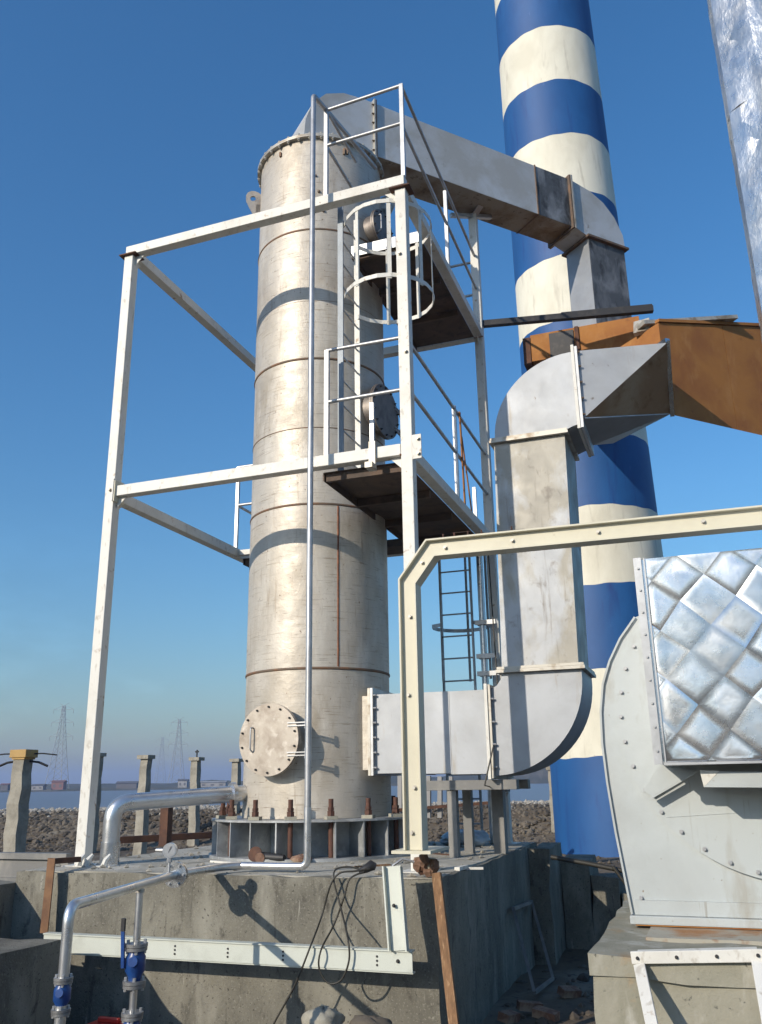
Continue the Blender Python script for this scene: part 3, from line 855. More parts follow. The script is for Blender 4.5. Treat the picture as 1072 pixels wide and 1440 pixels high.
# ---------------------------------------------------------------- access frame with platforms
z1, z2 = 3.91, 7.12
t = thing('platform_frame', 'white square-tube frame with two walkway platforms wrapped round the tower', 'platform frame', (-1.8, 1.84, ZP))
CW = .125
FX, BY = -3.6, 3.69
def column(x, y, zt, mat='frame'):
    c = MB().box(x - CW / 2, x + CW / 2, y - CW / 2, y + CW / 2, ZP + .012, zt).build('column', mat, t, bevel=.008)
    MB().box(x - .15, x + .15, y - .15, y + .15, ZP, ZP + .012).build('base_plate', 'frame', c)
    return c
cLF = column(FX, 0, z2 - .075)
cRF = column(0, 0, z2 - .075)
cRB = column(0, BY, 9.25)
cLB = column(FX, BY, z2 - .075)
for c, x, y in ((cLF, FX, 0), (cRF, 0, 0)):
    MB().box(x - .12, x + .12, y - .10, y + .10, z2 - .074, z2 - .06).build('cap_plate', 'rustdark', c)
MB().bar((.0, BY, 9.2), (.16, BY - .12, 9.3), .1, .02).build('duct_saddle', 'galv', cRB)
MB().bar((-.28, BY - .32, 9.1), (.25, BY + .2, 9.28), .06, .06).build('duct_brace', 'galv', cRB)
def beam(p0, p1, mat='frame', w=CW, h=CW):
    return MB().bar(p0, p1, w, h).build('beam', mat, t, bevel=.006)
g_ = CW / 2 + .002
beam((FX - .05, 0, z2), (.05, 0, z2 + .04))
beam((FX + g_, 0, z1), (-g_, 0, z1))
for z in (z1 - .03, z2 - .01):
    beam((FX, g_, z), (FX, BY - g_, z))
    beam((FX + g_, BY, z), (-g_, BY, z))
    beam((0, g_, z), (0, BY - g_, z))
# end cleats
MB().box(FX + .06, FX + .075, -.10, .10, z1 - .13, z1 + .14).build('end_cleat', 'frame', t)
MB().box(FX + .075, FX + .09, -.09, .10, z1 - .13, z1 + .12).build('end_cleat', 'beige', t)
MB().box(.064, .16, -.075, -.06, z1 - .13, z1 + .13).build('end_cleat', 'frame', t)
MB().box(-.40, -.33, -.095, -.065, z1 - .14, z1 + .12).build('rusty_clamp', 'flange', t)
MB().box(-.405, -.325, -.20, -.064, z1 - .20, z1 - .14).build('rusty_clamp', 'flange', t)
fb4 = bolt_mesh('cleat_bolt', 'flange', .016, .03, (0, -1, 0))
for x, z in ((.13, z1 + .08), (.13, z1 - .08), (FX + .01, z1 + .02), (-.02, 6.2), (.02, 5.0), (-.02, 2.6)):
    put(fb4, 'cleat_bolt', t, (x, -.065 if x < .1 else -.075, z))
for (x, y, z, dx, dy) in ((FX, 0, z1, 1, 0), (FX, 0, z2, 1, 0), (0, 0, z1, -1, 0), (0, 0, z2, -1, 0), (FX, BY, z1, 1, 0), (FX, 0, z1 - .03, 0, 1), (FX, 0, z2 - .01, 0, 1), (0, BY, z1 - .03, 0, -1), (0, BY, z2 - .01, 0, -1)):
    a0 = V((x + dx * .0625, y + dy * .0625, z - .065))
    a1 = V((x + dx * .20, y + dy * .20, z - .065))
    a2 = V((x + dx * .0625, y + dy * .0625, z - .20))
    th_ = V((.004 * abs(dy), .004 * abs(dx), 0))
    MB().prism([a0 - th_, a1 - th_, a2 - th_], th_ * 2).build('corner_gusset', 'frame', t)
    MB().bar(V((x + dx * .066, y + dy * .066, z - .06)) - V((.07 * abs(dy), .07 * abs(dx), 0)), V((x + dx * .066, y + dy * .066, z - .06)) + V((.07 * abs(dy), .07 * abs(dx), 0)), .014, .014).build('joint_weld', 'rustweld', t)
# decks: plates on angle joists
def deck(x0, x1, y0, y1, z, nplates):
    for i in range(nplates):
        a_, b_ = y0 + (y1 - y0) * i / nplates, y0 + (y1 - y0) * (i + 1) / nplates
        MB().box(x0, x1, a_ + .003, b_ - .003, z - .004 + .002 * (i % 2), z + .004).build('deck_plate', 'deck', t)
        MB().bar((x0 + .02, a_ + .05, z - .05), (x1 - .02, a_ + .05, z - .05), .05, .085).build('deck_joist', 'deck', t)
    MB().box(x0, x0 + .012, y0, y1, z - .09, z - .006).build('edge_angle', 'deck', t)
deck(-.98, -.07, .93, BY - .07, z2 - .055, 3)
deck(-.98, -.07, .07, 2.85, z1 - .09, 3)
deck(-1.6, -.07, 2.86, BY - .07, z1 - .09, 1)
deck(FX + .07, -1.61, 3.0, BY - .07, z1 - .09, 2)
MB().box(-.98, -.068, .918, .93, z2 - .12, z2 + .03).build('edge_angle', 'galv', t)
# railings
def rail(p0, p1, r=.021, name='handrail'):
    return MB().cyl(p0, p1, r, 10).build(name, 'galv', t, smooth=60)
def post(x, y, za, zb):
    return MB().bar((x, y, za), (x, y, zb), .045, .045).build('rail_post', 'galv', t)
H2, H1 = 8.47, 5.22
post(-.93, 0, z2 + .08, H2)
post(.03, 0, z2 + .12, H2 + .06)
post(.0, 1.98, z2 + .06, H2)
post(.0, 3.80, z2 - .1, H2)
post(-.93, 3.1, z2 - .03, H2)
rail((-.93, 0, H2), (.03, 0, H2 + .05)); rail((-.93, 0, H2 - .52), (.03, 0, H2 - .49))
rail((.03, 0, H2 + .05), (0, 3.80, H2)); rail((.02, 0, H2 - .50), (0, 3.80, H2 - .58))
rail((-.93, 0, H2), (-.93, .98, H2)); rail((-.93, 0, H2 - .52), (-.93, .98, H2 - .52))
rail((0, 3.80, H2), (-.93, 3.80, H2)); rail((0, 3.80, H2 - .58), (-.93, 3.80, H2 - .58))
post(-.91, 0, z1 + .07, H1)
post(-.52, .35, z1 - .08, H1 - .55)
post(0, 1.95, z1 + .04, H1)
post(0, 2.85, z1 + .04, z1 + .5)
rail((-.91, 0, H1), (-.06, 0, H1 - .01)); rail((-.91, 0, H1 - .62), (-.06, 0, H1 - .62))
rail((0, .07, H1 - .02), (0, BY - .07, H1 - .05)); rail((0, .07, H1 - .60), (0, BY - .07, H1 - .66))
# rear-left corner railing
post(FX, 2.9, z1 + .04, H1)
rail((FX, 2.9, H1), (FX + 1.0, 2.9, H1)); rail((FX, 2.9, H1 - .6), (FX + 1.0, 2.9, H1 - .6)); rail((FX, 2.9, H1 - .6), (FX, 3.65, H1 - .6)); rail((FX, 2.9, H1), (FX, 3.65, H1))
beam((FX + g_, 2.9, z1 - .03), (-2.5, 2.9, z1 - .03), 'frame', .08, .08)

# rusty strip and rope tied to the lower railing
tag(MB().bar((.03, 2.18, z1 + .02), (.03, 2.12, H1 - .02), .05, .015, (1, 0, 0)).bar((.04, 2.5, z1 + .0), (.035, 2.15, H1 - .35), .035, .012, (1, 0, 0)).build('rusty_strip', 'rust', at=(.03, 2.2, z1)),
    'rusty flat strip tied upright to the lower platform railing', 'metal strip')

# caged ladder between the platforms
def caged_ladder(name, label, x, y0, y1, za, zb, hoops, bars, out, matrail):
    t = thing(name, label, 'ladder', (x, (y0 + y1) / 2, za))
    for y, mt in ((y0, matrail), (y1, 'frame')):
        MB().bar((x, y, za), (x, y, zb), .022, .065, (1, 0, 0)).build('ladder_rail', mt, t)
    n = int((zb - za) / .3)
    for k in range(n):
        MB().cyl((x, y0, za + .2 + k * .3), (x, y1, za + .2 + k * .3), .011, 8).build('rung', 'galv', t, smooth=60)
    cy, cx = (y0 + y1) / 2, x + out * .5
    R = .52
    pts0 = []
    for k in range(25):
        an = math.radians(-205 + 410 * k / 24)
        pts0.append((cx + R * 1.0 * math.cos(an), cy + R * math.sin(an)))
    path = [(x, y0)] + [q for q in pts0 if q[0] > x + .03] + [(x, y1)]
    for z in hoops:
        m = MB()
        for i in range(len(path) - 1):
            m.bar((*path[i], z), (*path[i + 1], z), .008, .05)
        m.build('cage_hoop', 'frame', t)
    for an in bars:
        a = math.radians(an)
        px_, py_ = cx + (R - .012) * math.cos(a), cy + (R - .012) * math.sin(a)
        MB().bar((px_, py_, hoops[-1] - .04), (px_, py_, hoops[0] + .04), .045, .010, (math.cos(a), math.sin(a), 0)).build('cage_bar', 'frame', t)
    return t
caged_ladder('caged_ladder', 'upper caged ladder between the two platforms in front of the tower', -.83, .2, .72, z1 - .05, z2 + .25, [z2 - .17, z2 - 1.13], [-115, -70, -25, 20, 65, 110], 1.0, 'galvblue')

# lower ladder at the rear corner
t = thing('rear_ladder', 'dark ladder with safety hoop below the lower platform beside the riser duct', 'ladder', (-.48, 3.5, ZP))
for x in (-.70, -.27):
    MB().box(x - .011, x + .011, 3.47, 3.53, ZP, z1 + .1).build('ladder_rail', 'skirt', t)
for k in range(13):
    MB().cyl((-.70, 3.5, ZP + .25 + k * .3), (-.27, 3.5, ZP + .25 + k * .3), .011, 8).build('rung', 'galv', t, smooth=60)
m = MB()
pts = [(-.70, 3.5)] + [(-.485 + .40 * math.cos(math.radians(a_)), 3.72 + .40 * math.sin(math.radians(a_))) for a_ in range(200, -21, -20)] + [(-.27, 3.5)]
for i in range(len(pts) - 1):
    m.bar((*pts[i], 2.72), (*pts[i + 1], 2.72), .008, .05)
m.build('cage_hoop', 'galv', t)
for a_ in (150, 90, 30):
    x, y = -.485 + .39 * math.cos(math.radians(a_)), 3.72 + .39 * math.sin(math.radians(a_))
    MB().bar((x, y, 2.0), (x, y, z1 - .1), .035, .008).build('cage_bar', 'skirt', t)

# bright downpipe clamped to the rear column
t = thing('downpipe', 'bright steel downpipe clamped beside the rear right frame column', 'pipe', (-.13, 3.5, ZP))
MB().cyl((-.13, 3.5, ZP + .02), (-.13, 3.5, 3.85), .045, 14).build('pipe', 'chrome', t, smooth=60)
for z in (2.25, 2.02, 2.7):
    MB().box(-.22, .09, 3.425, 3.445, z - .03, z + .03).build('pipe_clamp', 'galv', t)
    MB().box(-.20, -.06, 3.445, 3.56, z - .03, z + .03).build('pipe_clamp', 'galv', t)
tag(MB().tube([(.02, 3.4, 3.8), (.06, 3.35, 2.0), (.12, 3.2, .9), (.3, 2.6, .55), (.34, 1.2, .62), (.42, 1.33, 1.0)], .009, 6).build('loose_cable', 'rubber', at=(.1, 3, ZP), smooth=60),
    'thin black cable hanging down beside the rear column', 'cable')

# ---------------------------------------------------------------- cream gooseneck beam
t = thing('gooseneck_beam', 'cream painted steel beam on a post with a bent shoulder crossing in front of the riser', 'steel beam', (.27, -.95, .1))
def ibeam(path, name, depth=.155, wid=.155, y=-.95, parent=None):
    """I-section in the XZ plane: two flange strips and a web, mitred at the bends"""
    pts = [V((p[0], y, p[1])) for p in path]
    offs = []
    for i, p in enumerate(pts):
        if i == 0:
            nn = (pts[1] - pts[0]).normalized(); k = 1
        elif i == len(pts) - 1:
            nn = (pts[i] - pts[i - 1]).normalized(); k = 1
        else:
            a, b = (pts[i] - pts[i - 1]).normalized(), (pts[i + 1] - pts[i]).normalized()
            nn = (a + b).normalized(); k = 1 / max(.3, nn.dot(a))
        offs.append(V((-nn.z, 0, nn.x)) * k)
    for i in range(len(pts) - 1):
        w = MB()
        h = depth / 2
        for lo, hi, ya, yb in ((-h, -h + .014, -wid / 2, wid / 2), (h - .014, h, -wid / 2, wid / 2)):
            q = []
            for j in (i, i + 1):
                q.append([pts[j] + offs[j] * lo + V((0, ya, 0)), pts[j] + offs[j] * hi + V((0, ya, 0)), pts[j] + offs[j] * hi + V((0, yb, 0)), pts[j] + offs[j] * lo + V((0, yb, 0))])
            w.hexa(q[0], q[1])
        w.build('beam_flange', 'beige', parent)
        w = MB()
        q = []
        for j in (i, i + 1):
            q.append([pts[j] + offs[j] * (-h + .014) + V((0, -.03, 0)), pts[j] + offs[j] * (h - .014) + V((0, -.03, 0)), pts[j] + offs[j] * (h - .014) + V((0, -.02, 0)), pts[j] + offs[j] * (-h + .014) + V((0, -.02, 0))])
        w.hexa(q[0], q[1])
        w.build('beam_web', 'beige', parent)
ibeam([(.277, .155), (.28, 2.30), (.495, 2.575), (5.2, 2.535)], 'post', parent=t)
MB().box(.11, .43, -1.06, -.52, .13, .153).build('foot_plate', 'beige', t)
fb5 = bolt_mesh('beam_bolt', 'flange', .013, .025, (0, -1, 0))
for x, z in ((.29, 2.0), (.26, 1.35), (.29, .62), (.26, .28), (.62, 2.57), (1.2, 2.57), (1.9, 2.565), (2.7, 2.56), (.41, 2.46)):
    put(fb5, 'beam_bolt', t, (x, -.982, z))
for x in (.42, .52, .64, .76, 1.02):
    MB().cyl((x + .17, -.93, 2.65), (x + .17, -.93, 2.71), .007, 6).build('stud', 'rustbolt', t)

# packing below the post foot
t = thing('packing_rubble', 'heap of rags and stone packing under the cream post foot', 'rubble', (.2, -.58, ZP))
rp = random.Random(8)
for k in range(9):
    m = MB()
    c = V((.22 + rp.uniform(-.10, .10), -.50 + rp.uniform(-.07, .07), ZP + .06 + rp.uniform(0, .1)))
    m.tube([c + V((rp.uniform(-.02, .02), 0, -.05)), c + V((0, 0, -.01)), c + V((rp.uniform(-.02, .02), 0, .05))], [.03, .052, .034], 7)
    m.build('packing_stone', rp.choice(['rag', 'rustdark', 'concretepale', 'rag']), t)

# ---------------------------------------------------------------- pale channel frame on the foundation face
t = thing('channel_frame', 'pale primed steel channel lying along the foundation face with an upright end', 'steel channel', (-1.5, -1.0, -.7))
yc = -.98
cz1, cz0 = -.575, -.715
MB().box(-3.2, .235, yc, yc + .008, cz0, cz1).build('channel_web', 'greenwhite', t)
MB().box(-3.2, .235, yc - .012, yc + .07, cz1, cz1 + .01).build('channel_lip', 'greenwhite', t)
MB().box(-3.2, .235, yc + .01, yc + .07, cz0 - .012, cz0 - .002).build('channel_lip', 'greenwhite', t)
up0, up1 = V((.10, yc - .02, cz1 + .012)), V((.04, yc + .04, .03))
MB().bar(up0 + V((.04, 0, 0)), up1 + V((.04, 0, 0)), .13, .008, (0, 1, 0)).build('upright_web', 'greenwhite', t)
MB().bar(up0 + V((-.03, -.02, 0)), up1 + V((-.03, -.02, 0)), .012, .06, (0, 1, 0)).build('upright_lip', 'greenwhite', t)
MB().bar(up0 + V((.11, -.02, 0)), up1 + V((.11, -.02, 0)), .012, .06, (0, 1, 0)).build('upright_lip', 'greenwhite', t)
hb = MB().cyl((0, 0, 0), (0, -.004, 0), .009, 8).mesh('rivet')
hb.materials.append(M['black'])
for x in (-2.35, -1.85, -1.35, -.85, -.05):
    for dz in (-.03, .0, .03):
        put(hb, 'rivet', t, (x, yc, (cz0 + cz1) / 2 + dz))
put(bolt_mesh('channel_bolt', 'black', .010, .02), 'channel_bolt', t, (.12, yc, -.64))
put(bolt_mesh('channel_bolt', 'black', .010, .02), 'channel_bolt', t, (.10, yc - .012, -.25))

# ---------------------------------------------------------------- thin vent/drain pipe with valves
t = thing('drain_pipe', 'thin bright steel pipe down the tower front, over the foundation edge to two blue valves', 'pipe', (-.95, -.32, ZP))
ZQ = ZP + .06
top = V((-0.967, -0.300, 8.447))
vx, vy = top.x + .02, -.32
run = [V((-0.805, 1.383, 8.641)), top, V((vx, vy, ZQ)), V((-1.60, vy - .02, ZQ))]
MB().tube(fillet([run[0], run[1], run[2] + V((0, 0, .5))], .05, 4), .030, 12).build('pipe_run', 'galv', t, smooth=60)
MB().tube(fillet([run[2] + V((0, 0, .5)), run[2], run[3]], .07, 6), .034, 14).build('pipe_run', 'chrome', t, smooth=60)
FLp, ELp = V((-1.743, -1.198, -0.040)), V((-1.310, -3.065, -0.040))
MB().tube(fillet([run[3], V((-1.72, -.5, ZQ)), FLp], .12, 5), .034, 14).build('pipe_run', 'chrome', t, smooth=60)
dirp = (ELp - FLp).normalized()
MB().tube(fillet([FLp, ELp, V((ELp.x, ELp.y, -1.38))], .10, 7), .034, 14).build('pipe_run', 'chrome', t, smooth=60)
for k in (-.022, .006):
    MB().tube([FLp + dirp * k, FLp + dirp * (k + .018)], .10, 28).build('pipe_flange', 'alu', t, smooth=40)
fbm = bolt_mesh('flange_bolt', 'galv', .008, .022, dirp)
for k in range(6):
    an = 2 * math.pi * k / 6
    sx = dirp.cross(V((0, 0, 1))).normalized()
    put(fbm, 'flange_bolt', t, FLp + dirp * .024 + sx * (.078 * math.cos(an)) + V((0, 0, .078 * math.sin(an))))
TEp = FLp.lerp(ELp, .40)
MB().tube([TEp, V((TEp.x, TEp.y, -1.38))], .026, 14).build('branch_pipe', 'chrome', t, smooth=60)
MB().tube([TEp + V((0, 0, -.03)), TEp + V((0, 0, -.05))], .034, 14).build('branch_weld', 'flange', t, smooth=60)
def valve(p, zc, s, handle):
    v = MB()
    x, y = p.x, p.y
    v.tube([(x, y, zc - .13 * s), (x, y, zc - .10 * s), (x, y, zc - .05 * s), (x, y, zc + .05 * s), (x, y, zc + .10 * s), (x, y, zc + .13 * s)], [.05 * s, .055 * s, .085 * s, .085 * s, .055 * s, .05 * s], 16)
    v.tube([(x, y, zc), (x + .04 * s, y - .10 * s, zc + .03 * s)], .04 * s, 12)
    vo = v.build('valve_body', 'valveblue', t, smooth=50)
    for z in (zc - .155 * s, zc + .13 * s):
        MB().tube([(x, y, z), (x, y, z + .026 * s)], .095 * s, 20).build('valve_flange', 'valvegrey', vo, smooth=40)
        MB().tube([(x, y, z - .03 * s), (x, y, z - .004 * s)], .092 * s, 20).build('valve_flange', 'valvegrey', vo, smooth=40)
        for k in range(4):
            an = .6 + k * math.pi / 2
            MB().hexnut((x + .07 * s * math.cos(an), y + .07 * s * math.sin(an), z - .055 * s), (0, 0, 1), .014 * s, .11 * s).build('flange_bolt', 'galv', vo)
    if handle:
        MB().bar((x - .06 * s, y - .09 * s, zc - .02), (x - .075 * s, y - .10 * s, zc + .26 * s), .03 * s, .014).build('valve_lever', 'valveblue', vo)
        MB().bar((x - .075 * s, y - .10 * s, zc + .26 * s), (x - .072 * s, y - .105 * s, zc + .36 * s), .034 * s, .02).build('lever_grip', 'black', vo)
    return vo
valve(TEp, (-1.715, -1.850, -0.567)[2], .86, True)
valve(V((TEp.x, TEp.y, 0)), (-1.677, -1.850, -1.009)[2], .82, False)
valve(V((ELp.x, ELp.y, 0)), -.53, .60, False)
# pressure gauge on the pipe
gp = FLp.lerp(ELp, .085)
MB().cyl(gp, gp + V((0, 0, .13)), .011, 10).build('gauge_stem', 'galv', t, smooth=60)
MB().hexnut(gp + V((0, 0, .11)), (0, 0, 1), .022, .04).build('gauge_nut', 'galv', t)
gd = V((.35, -.93, 0)).normalized()
gc = gp + V((0, 0, .20))
gg = MB().tube([gc - gd * .03, gc + gd * .02], .058, 24).build('gauge_case', 'chrome', t, smooth=40)
MB().tube([gc + gd * .0205, gc + gd * .0225], .050, 24).build('gauge_dial', 'galv', gg, smooth=40)
MB().bar(gc + gd * .0245 + V((-.01, 0, -.02)), gc + gd * .0245 + V((.015, 0, .035)), .004, .002, (0, 1, 0)).build('gauge_needle', 'black', gg)
MB().cyl(gc - V((.05, 0, .0)), gc - V((.13, 0, 0)), .016, 8).build('gauge_tail', 'galv', gg, smooth=60)

# ---------------------------------------------------------------- big bright pipe at the left
t = thing('inlet_water_pipe', 'wide bright steel pipe bending down beside the left frame column', 'pipe', (-3.36, .05, ZP))
pw = [V((-2.45, 1.25, .575)), V((-3.355, .10, .50)), V((-3.355, .10, ZP + .02))]
MB().tube(fillet(pw[:2] + [V((-3.355, .10, .12))], .17, 8), .088, 24).build('pipe_run', 'chrome', t, smooth=60)
MB().tube([(-3.355, .10, .125), (-3.355, .10, ZP + .003)], .098, 24).build('pipe_leg', 'alu', t, smooth=60)
MB().tube([V((-2.55, 1.125, .567)), V((-2.52, 1.163, .569))], .125, 24).build('pipe_flange', 'chrome', t, smooth=40)
MB().box(-3.60, -3.16, -.16, .02, ZP, ZP + .014).build('foot_plate', 'frame', t)
for x in (-3.56, -3.46, -3.25):
    MB().tube([(x, -.13, ZP + .01), (x + .02, -.13, ZP + .07), (x + .05, -.10, ZP + .12)], [.035, .028, .015], 7).build('foot_clod', 'frame', t)

pr = V((-4.434, 2.755, -0.100))
tag(MB().bar(pr, pr + V((0, 0, .52)), .12, .12).build('rusty_support_post', 'rustdark', at=pr), 'short dark rusty post propping up the wide bright pipe', 'post')
q0, q1 = V((-5.573, 3.200, -0.100)), V((-4.339, 4.972, -0.100))
tag(MB().bar(q0 + V((0, 0, .04)), q1 + V((0, 0, .05)), .10, .09).build('rusty_angle_bar', 'rustdark', at=q0), 'long rusty bar lying on the foundation behind the wide bright pipe', 'metal bar')
tag(MB().box(-7.5, -3.76, -.07, .03, -.04, .02).box(-7.5, -3.76, -.03, -.01, -.22, -.04).box(-7.5, -3.76, -.07, .03, -.26, -.22).build('grey_channel_beam', 'greysteel', at=(-5, 0, -.26)),
    'long grey steel channel ending at the left frame column foot', 'steel beam')
t = thing('rusty_angle_post', 'rusty angle post standing in front of the left foundation corner', 'post', (-3.366, -0.780, -0.601))
pa, pb = V((-3.387, -0.740, 0.032)), V((-3.366, -0.780, -0.601))
MB().bar(pb, pa, .085, .012, (0, 1, 0)).bar(pb + V((-.04, .03, 0)), pa + V((-.04, .03, 0)), .01, .06, (0, 1, 0)).build('upright_angle', 'brownsteel', t)
MB().bar(pa + V((-.03, .05, -.03)), V((-3.5, -.2, -.02)), .05, .05).build('top_arm', 'rustdark', t)

# ---------------------------------------------------------------- fan, pedestal, insulated ducts
FY = -2.20
t = thing('fan_pedestal', 'stained concrete pedestal carrying the grey fan', 'pedestal', (3.2, -2.0, -1.5))
rough_block(1.87, 5.2, -3.08, -.62, -1.7, -.18, 31, .010).build('concrete_block', 'concretepale', t, smooth=35)
rough_block(2.1, 5.2, -2.62, -.8, -.19, -.156, 32, .003).build('grout_bed', 'grout', t, smooth=35)
rough_block(1.85, 5.2, -3.10, -.62, -.27, -.172, 33, .007).build('cap_slab', 'concretepale', t, smooth=35)

t = thing('draught_fan', 'grey enamelled centrifugal fan casing with bolted round inlet plate', 'fan', (2.9, -1.9, -.15))
fc = V((2.94, FY, 1.01))
left = [(2.188, -2.200, 1.646), (2.083, -2.200, 1.516), (2.004, -2.200, 1.376), (1.951, -2.200, 1.236), (1.923, -2.200, 1.070), (1.915, -2.200, 0.875), (1.924, -2.200, 0.643), (1.948, -2.200, 0.355), (1.980, -2.200, 0.078), (2.000, -2.200, -0.096)]
outl = [V((3.0, FY, 1.86)), V((2.55, FY, 1.78))] + [V(p) for p in left]
outl = [V((p.x, FY, p.z)) for p in outl] + [V((2.0, FY, -.10)), V((4.4, FY, -.10)), V((4.4, FY, 1.5)), V((3.6, FY, 1.9))]
MB().prism([p + V((0, .012, 0)) for p in outl], (0, .85, 0)).build('casing', 'fan', t, smooth=25)
# edge rim strip along the outline
for i in range(2, 11):
    MB().bar(outl[i] + V((0, -.004, 0)), outl[i + 1] + V((0, -.004, 0)), .012, .012, (1, 0, 0)).build('casing_rim', 'fan', t)
# front plates
nseg = 40
Rp = .925
low = [V((p.x + .012, FY, p.z)) for p in outl[2:]]
MB().tube([fc + V((0, .013, 0)), fc + V((0, -.018, 0))], Rp, 72).build('inlet_plate', 'fan', t, smooth=40)
MB().bar(V((2.25, FY - .020, .44)), V((3.6, FY - .020, .52)), .004, .003, (0, 1, 0)).build('plate_seam', 'fan', t)
fb6 = bolt_mesh('plate_bolt', 'galv', .0095, .02, (0, -1, 0))
for k in range(26):
    an = math.radians(150 + k * 9.6)
    put(fb6, 'plate_bolt', t, fc + V((math.cos(an) * (Rp - .03), -.018, math.sin(an) * (Rp - .03))))
for k in range(5):
    put(fb6, 'plate_bolt', t, V((2.06 + k * .001 + .0, FY + .012, .05 + k * .0)) + V((.02 * k, 0, -.06)) ) if k == 0 else None
MB().box(1.99, 4.4, FY - .05, FY + .9, -.145, -.10).build('base_flange', 'fan', t, bevel=.004)
MB().box(2.02, 4.4, FY - .01, FY + .010, -.098, -.02).build('foot_strip', 'fan', t)
# bracket plates under the insulated duct
MB().prism([(2.137, -2.250, 0.591), (2.186, -2.250, 0.554), (2.453, -2.250, 0.703), (2.233, -2.250, 0.728)], (0, .03, 0)).build('bracket_plate', 'fan', t)
MB().bar((2.181, -2.300, 0.551), (2.461, -2.300, 0.699), .06, .012, (0, 0, 1)).build('bracket_lip', 'fan', t)
MB().add([(2.472, -2.600, 0.700), (2.484, -2.600, 0.610), (2.575, -2.600, 0.694), (2.469, -2.300, 0.703), (2.481, -2.300, 0.607), (2.578, -2.300, 0.696)], [(0, 1, 2), (3, 5, 4), (0, 2, 5, 3), (0, 3, 4, 1), (1, 4, 5, 2)]).build('bracket_gusset', 'frame', t)
MB().hexa([(2.484, -2.600, 0.610), (2.575, -2.600, 0.691), (2.577, -2.300, 0.692), (2.481, -2.300, 0.607)], [(3.052, -2.600, 0.599), (3.064, -2.600, 0.678), (3.094, -2.300, 0.679), (3.082, -2.300, 0.595)]).build('bracket_shelf', 'fan', t)

MB().box(2.02, 4.4, FY - .042, FY + .5, -.152, -.1455).build('rust_seam', 'rust', t)
# white angle frame leaning on the pedestal front
t = thing('white_angle_frame', 'white bolted angle-iron frame leaning on the front of the fan pedestal', 'frame', (2.089, -3.120, -0.455))
yw = -3.13
P = lambda a: V(a)
f0, f1 = P((2.092, -3.130, -0.169)), P((2.173, -3.500, -0.473))
f2, f3 = P((2.637, -3.130, -0.133)), P((2.640, -3.500, -0.439))
MB().bar(f0 + V((-.03, 0, 0)), f2 + V((.03, 0, 0)), .02, .055, (0, 0, 1)).build('frame_bar', 'frame', t, bevel=.003)
MB().bar(f0 + V((0.005, 0, -.03)), f1, .055, .02, (0, 1, 0)).build('frame_bar', 'frame', t, bevel=.003)
MB().bar(f2 + V((-.005, 0, -.03)), f3, .055, .02, (0, 1, 0)).build('frame_bar', 'frame', t, bevel=.003)
MB().bar(f1 + V((-.03, 0, 0)), f3 + V((.03, 0, 0)), .02, .055, (0, 0, 1)).build('frame_bar', 'frame', t, bevel=.003)
MB().bar(f0 + V((0, .025, .022)), f2 + V((0, .025, .022)), .06, .01, (0, 0, 1)).build('frame_ledge', 'frame', t)
fb7 = bolt_mesh('frame_bolt', 'black', .006, .012, (0, -1, 0))
for k in range(4):
    put(fb7, 'frame_bolt', t, f0.lerp(f2, k / 3) + V((0, -.01, 0)))

# insulated duct with quilted aluminium cladding
QY = -2.70
qa, qb = V((2.253, -2.700, 1.920)), V((2.227, -2.700, 0.731))
QX0, QX1, QZ0, QZ1 = 2.24, 4.75, .745, 1.905
t = thing('quilted_duct', 'boxy duct clad in shiny diamond-quilted aluminium beside the fan', 'insulated duct', (3.2, -2.0, QZ0))
MB().box(QX0 + .012, QX1, QY + .02, -.95, QZ0 + .004, QZ1 - .004).build('cladding_box', 'alu', t)
MB().box(QX0, QX0 + .045, QY - .002, QY + .05, QZ0 - .010, QZ1 + .006).build('edge_strip', 'galv', t)
MB().box(QX0 + .058, QX0 + .065, QY + .004, QY + .03, QZ0 - .004, QZ1 + .004).build('edge_strip', 'galv', t)
MB().box(QX0 + .05, QX1, QY - .004, QY + .3, QZ0 - .016, QZ0 - .002).build('bottom_strip', 'galv', t)
rv = bolt_mesh('rivet', 'galv', .006, .01, (0, -1, 0))
for k in range(9):
    put(rv, 'rivet', t, (QX0 + .024, QY - .002, QZ0 + .06 + k * .13))
def clip(poly, x0, x1, z0, z1):
    def cl(ps, f, ip):
        out = []
        for i in range(len(ps)):
            a, b = ps[i - 1], ps[i]
            fa, fb = f(a), f(b)
            if fb >= 0:
                if fa < 0:
                    out.append(ip(a, b, fa, fb))
                out.append(b)
            elif fa >= 0:
                out.append(ip(a, b, fa, fb))
        return out
    ip = lambda a, b, fa, fb: (a[0] + (b[0] - a[0]) * fa / (fa - fb), a[1] + (b[1] - a[1]) * fa / (fa - fb))
    for f in (lambda p: p[0] - x0, lambda p: x1 - p[0], lambda p: p[1] - z0, lambda p: z1 - p[1]):
        poly = cl(poly, f, ip)
        if len(poly) < 3:
            return []
    return poly
e1 = V((math.cos(math.radians(48)), math.sin(math.radians(48))))
e2 = V((math.cos(math.radians(-42)), math.sin(math.radians(-42))))
PS = .205
rq = random.Random(21)
def lattice(i, j):
    r_ = random.Random(i * 131 + j * 7 + 5)
    c = V((QX0, QZ0)) + e1 * (i * PS) + e2 * (j * PS)
    return (c.x + r_.uniform(-.012, .012), c.y + r_.uniform(-.012, .012))
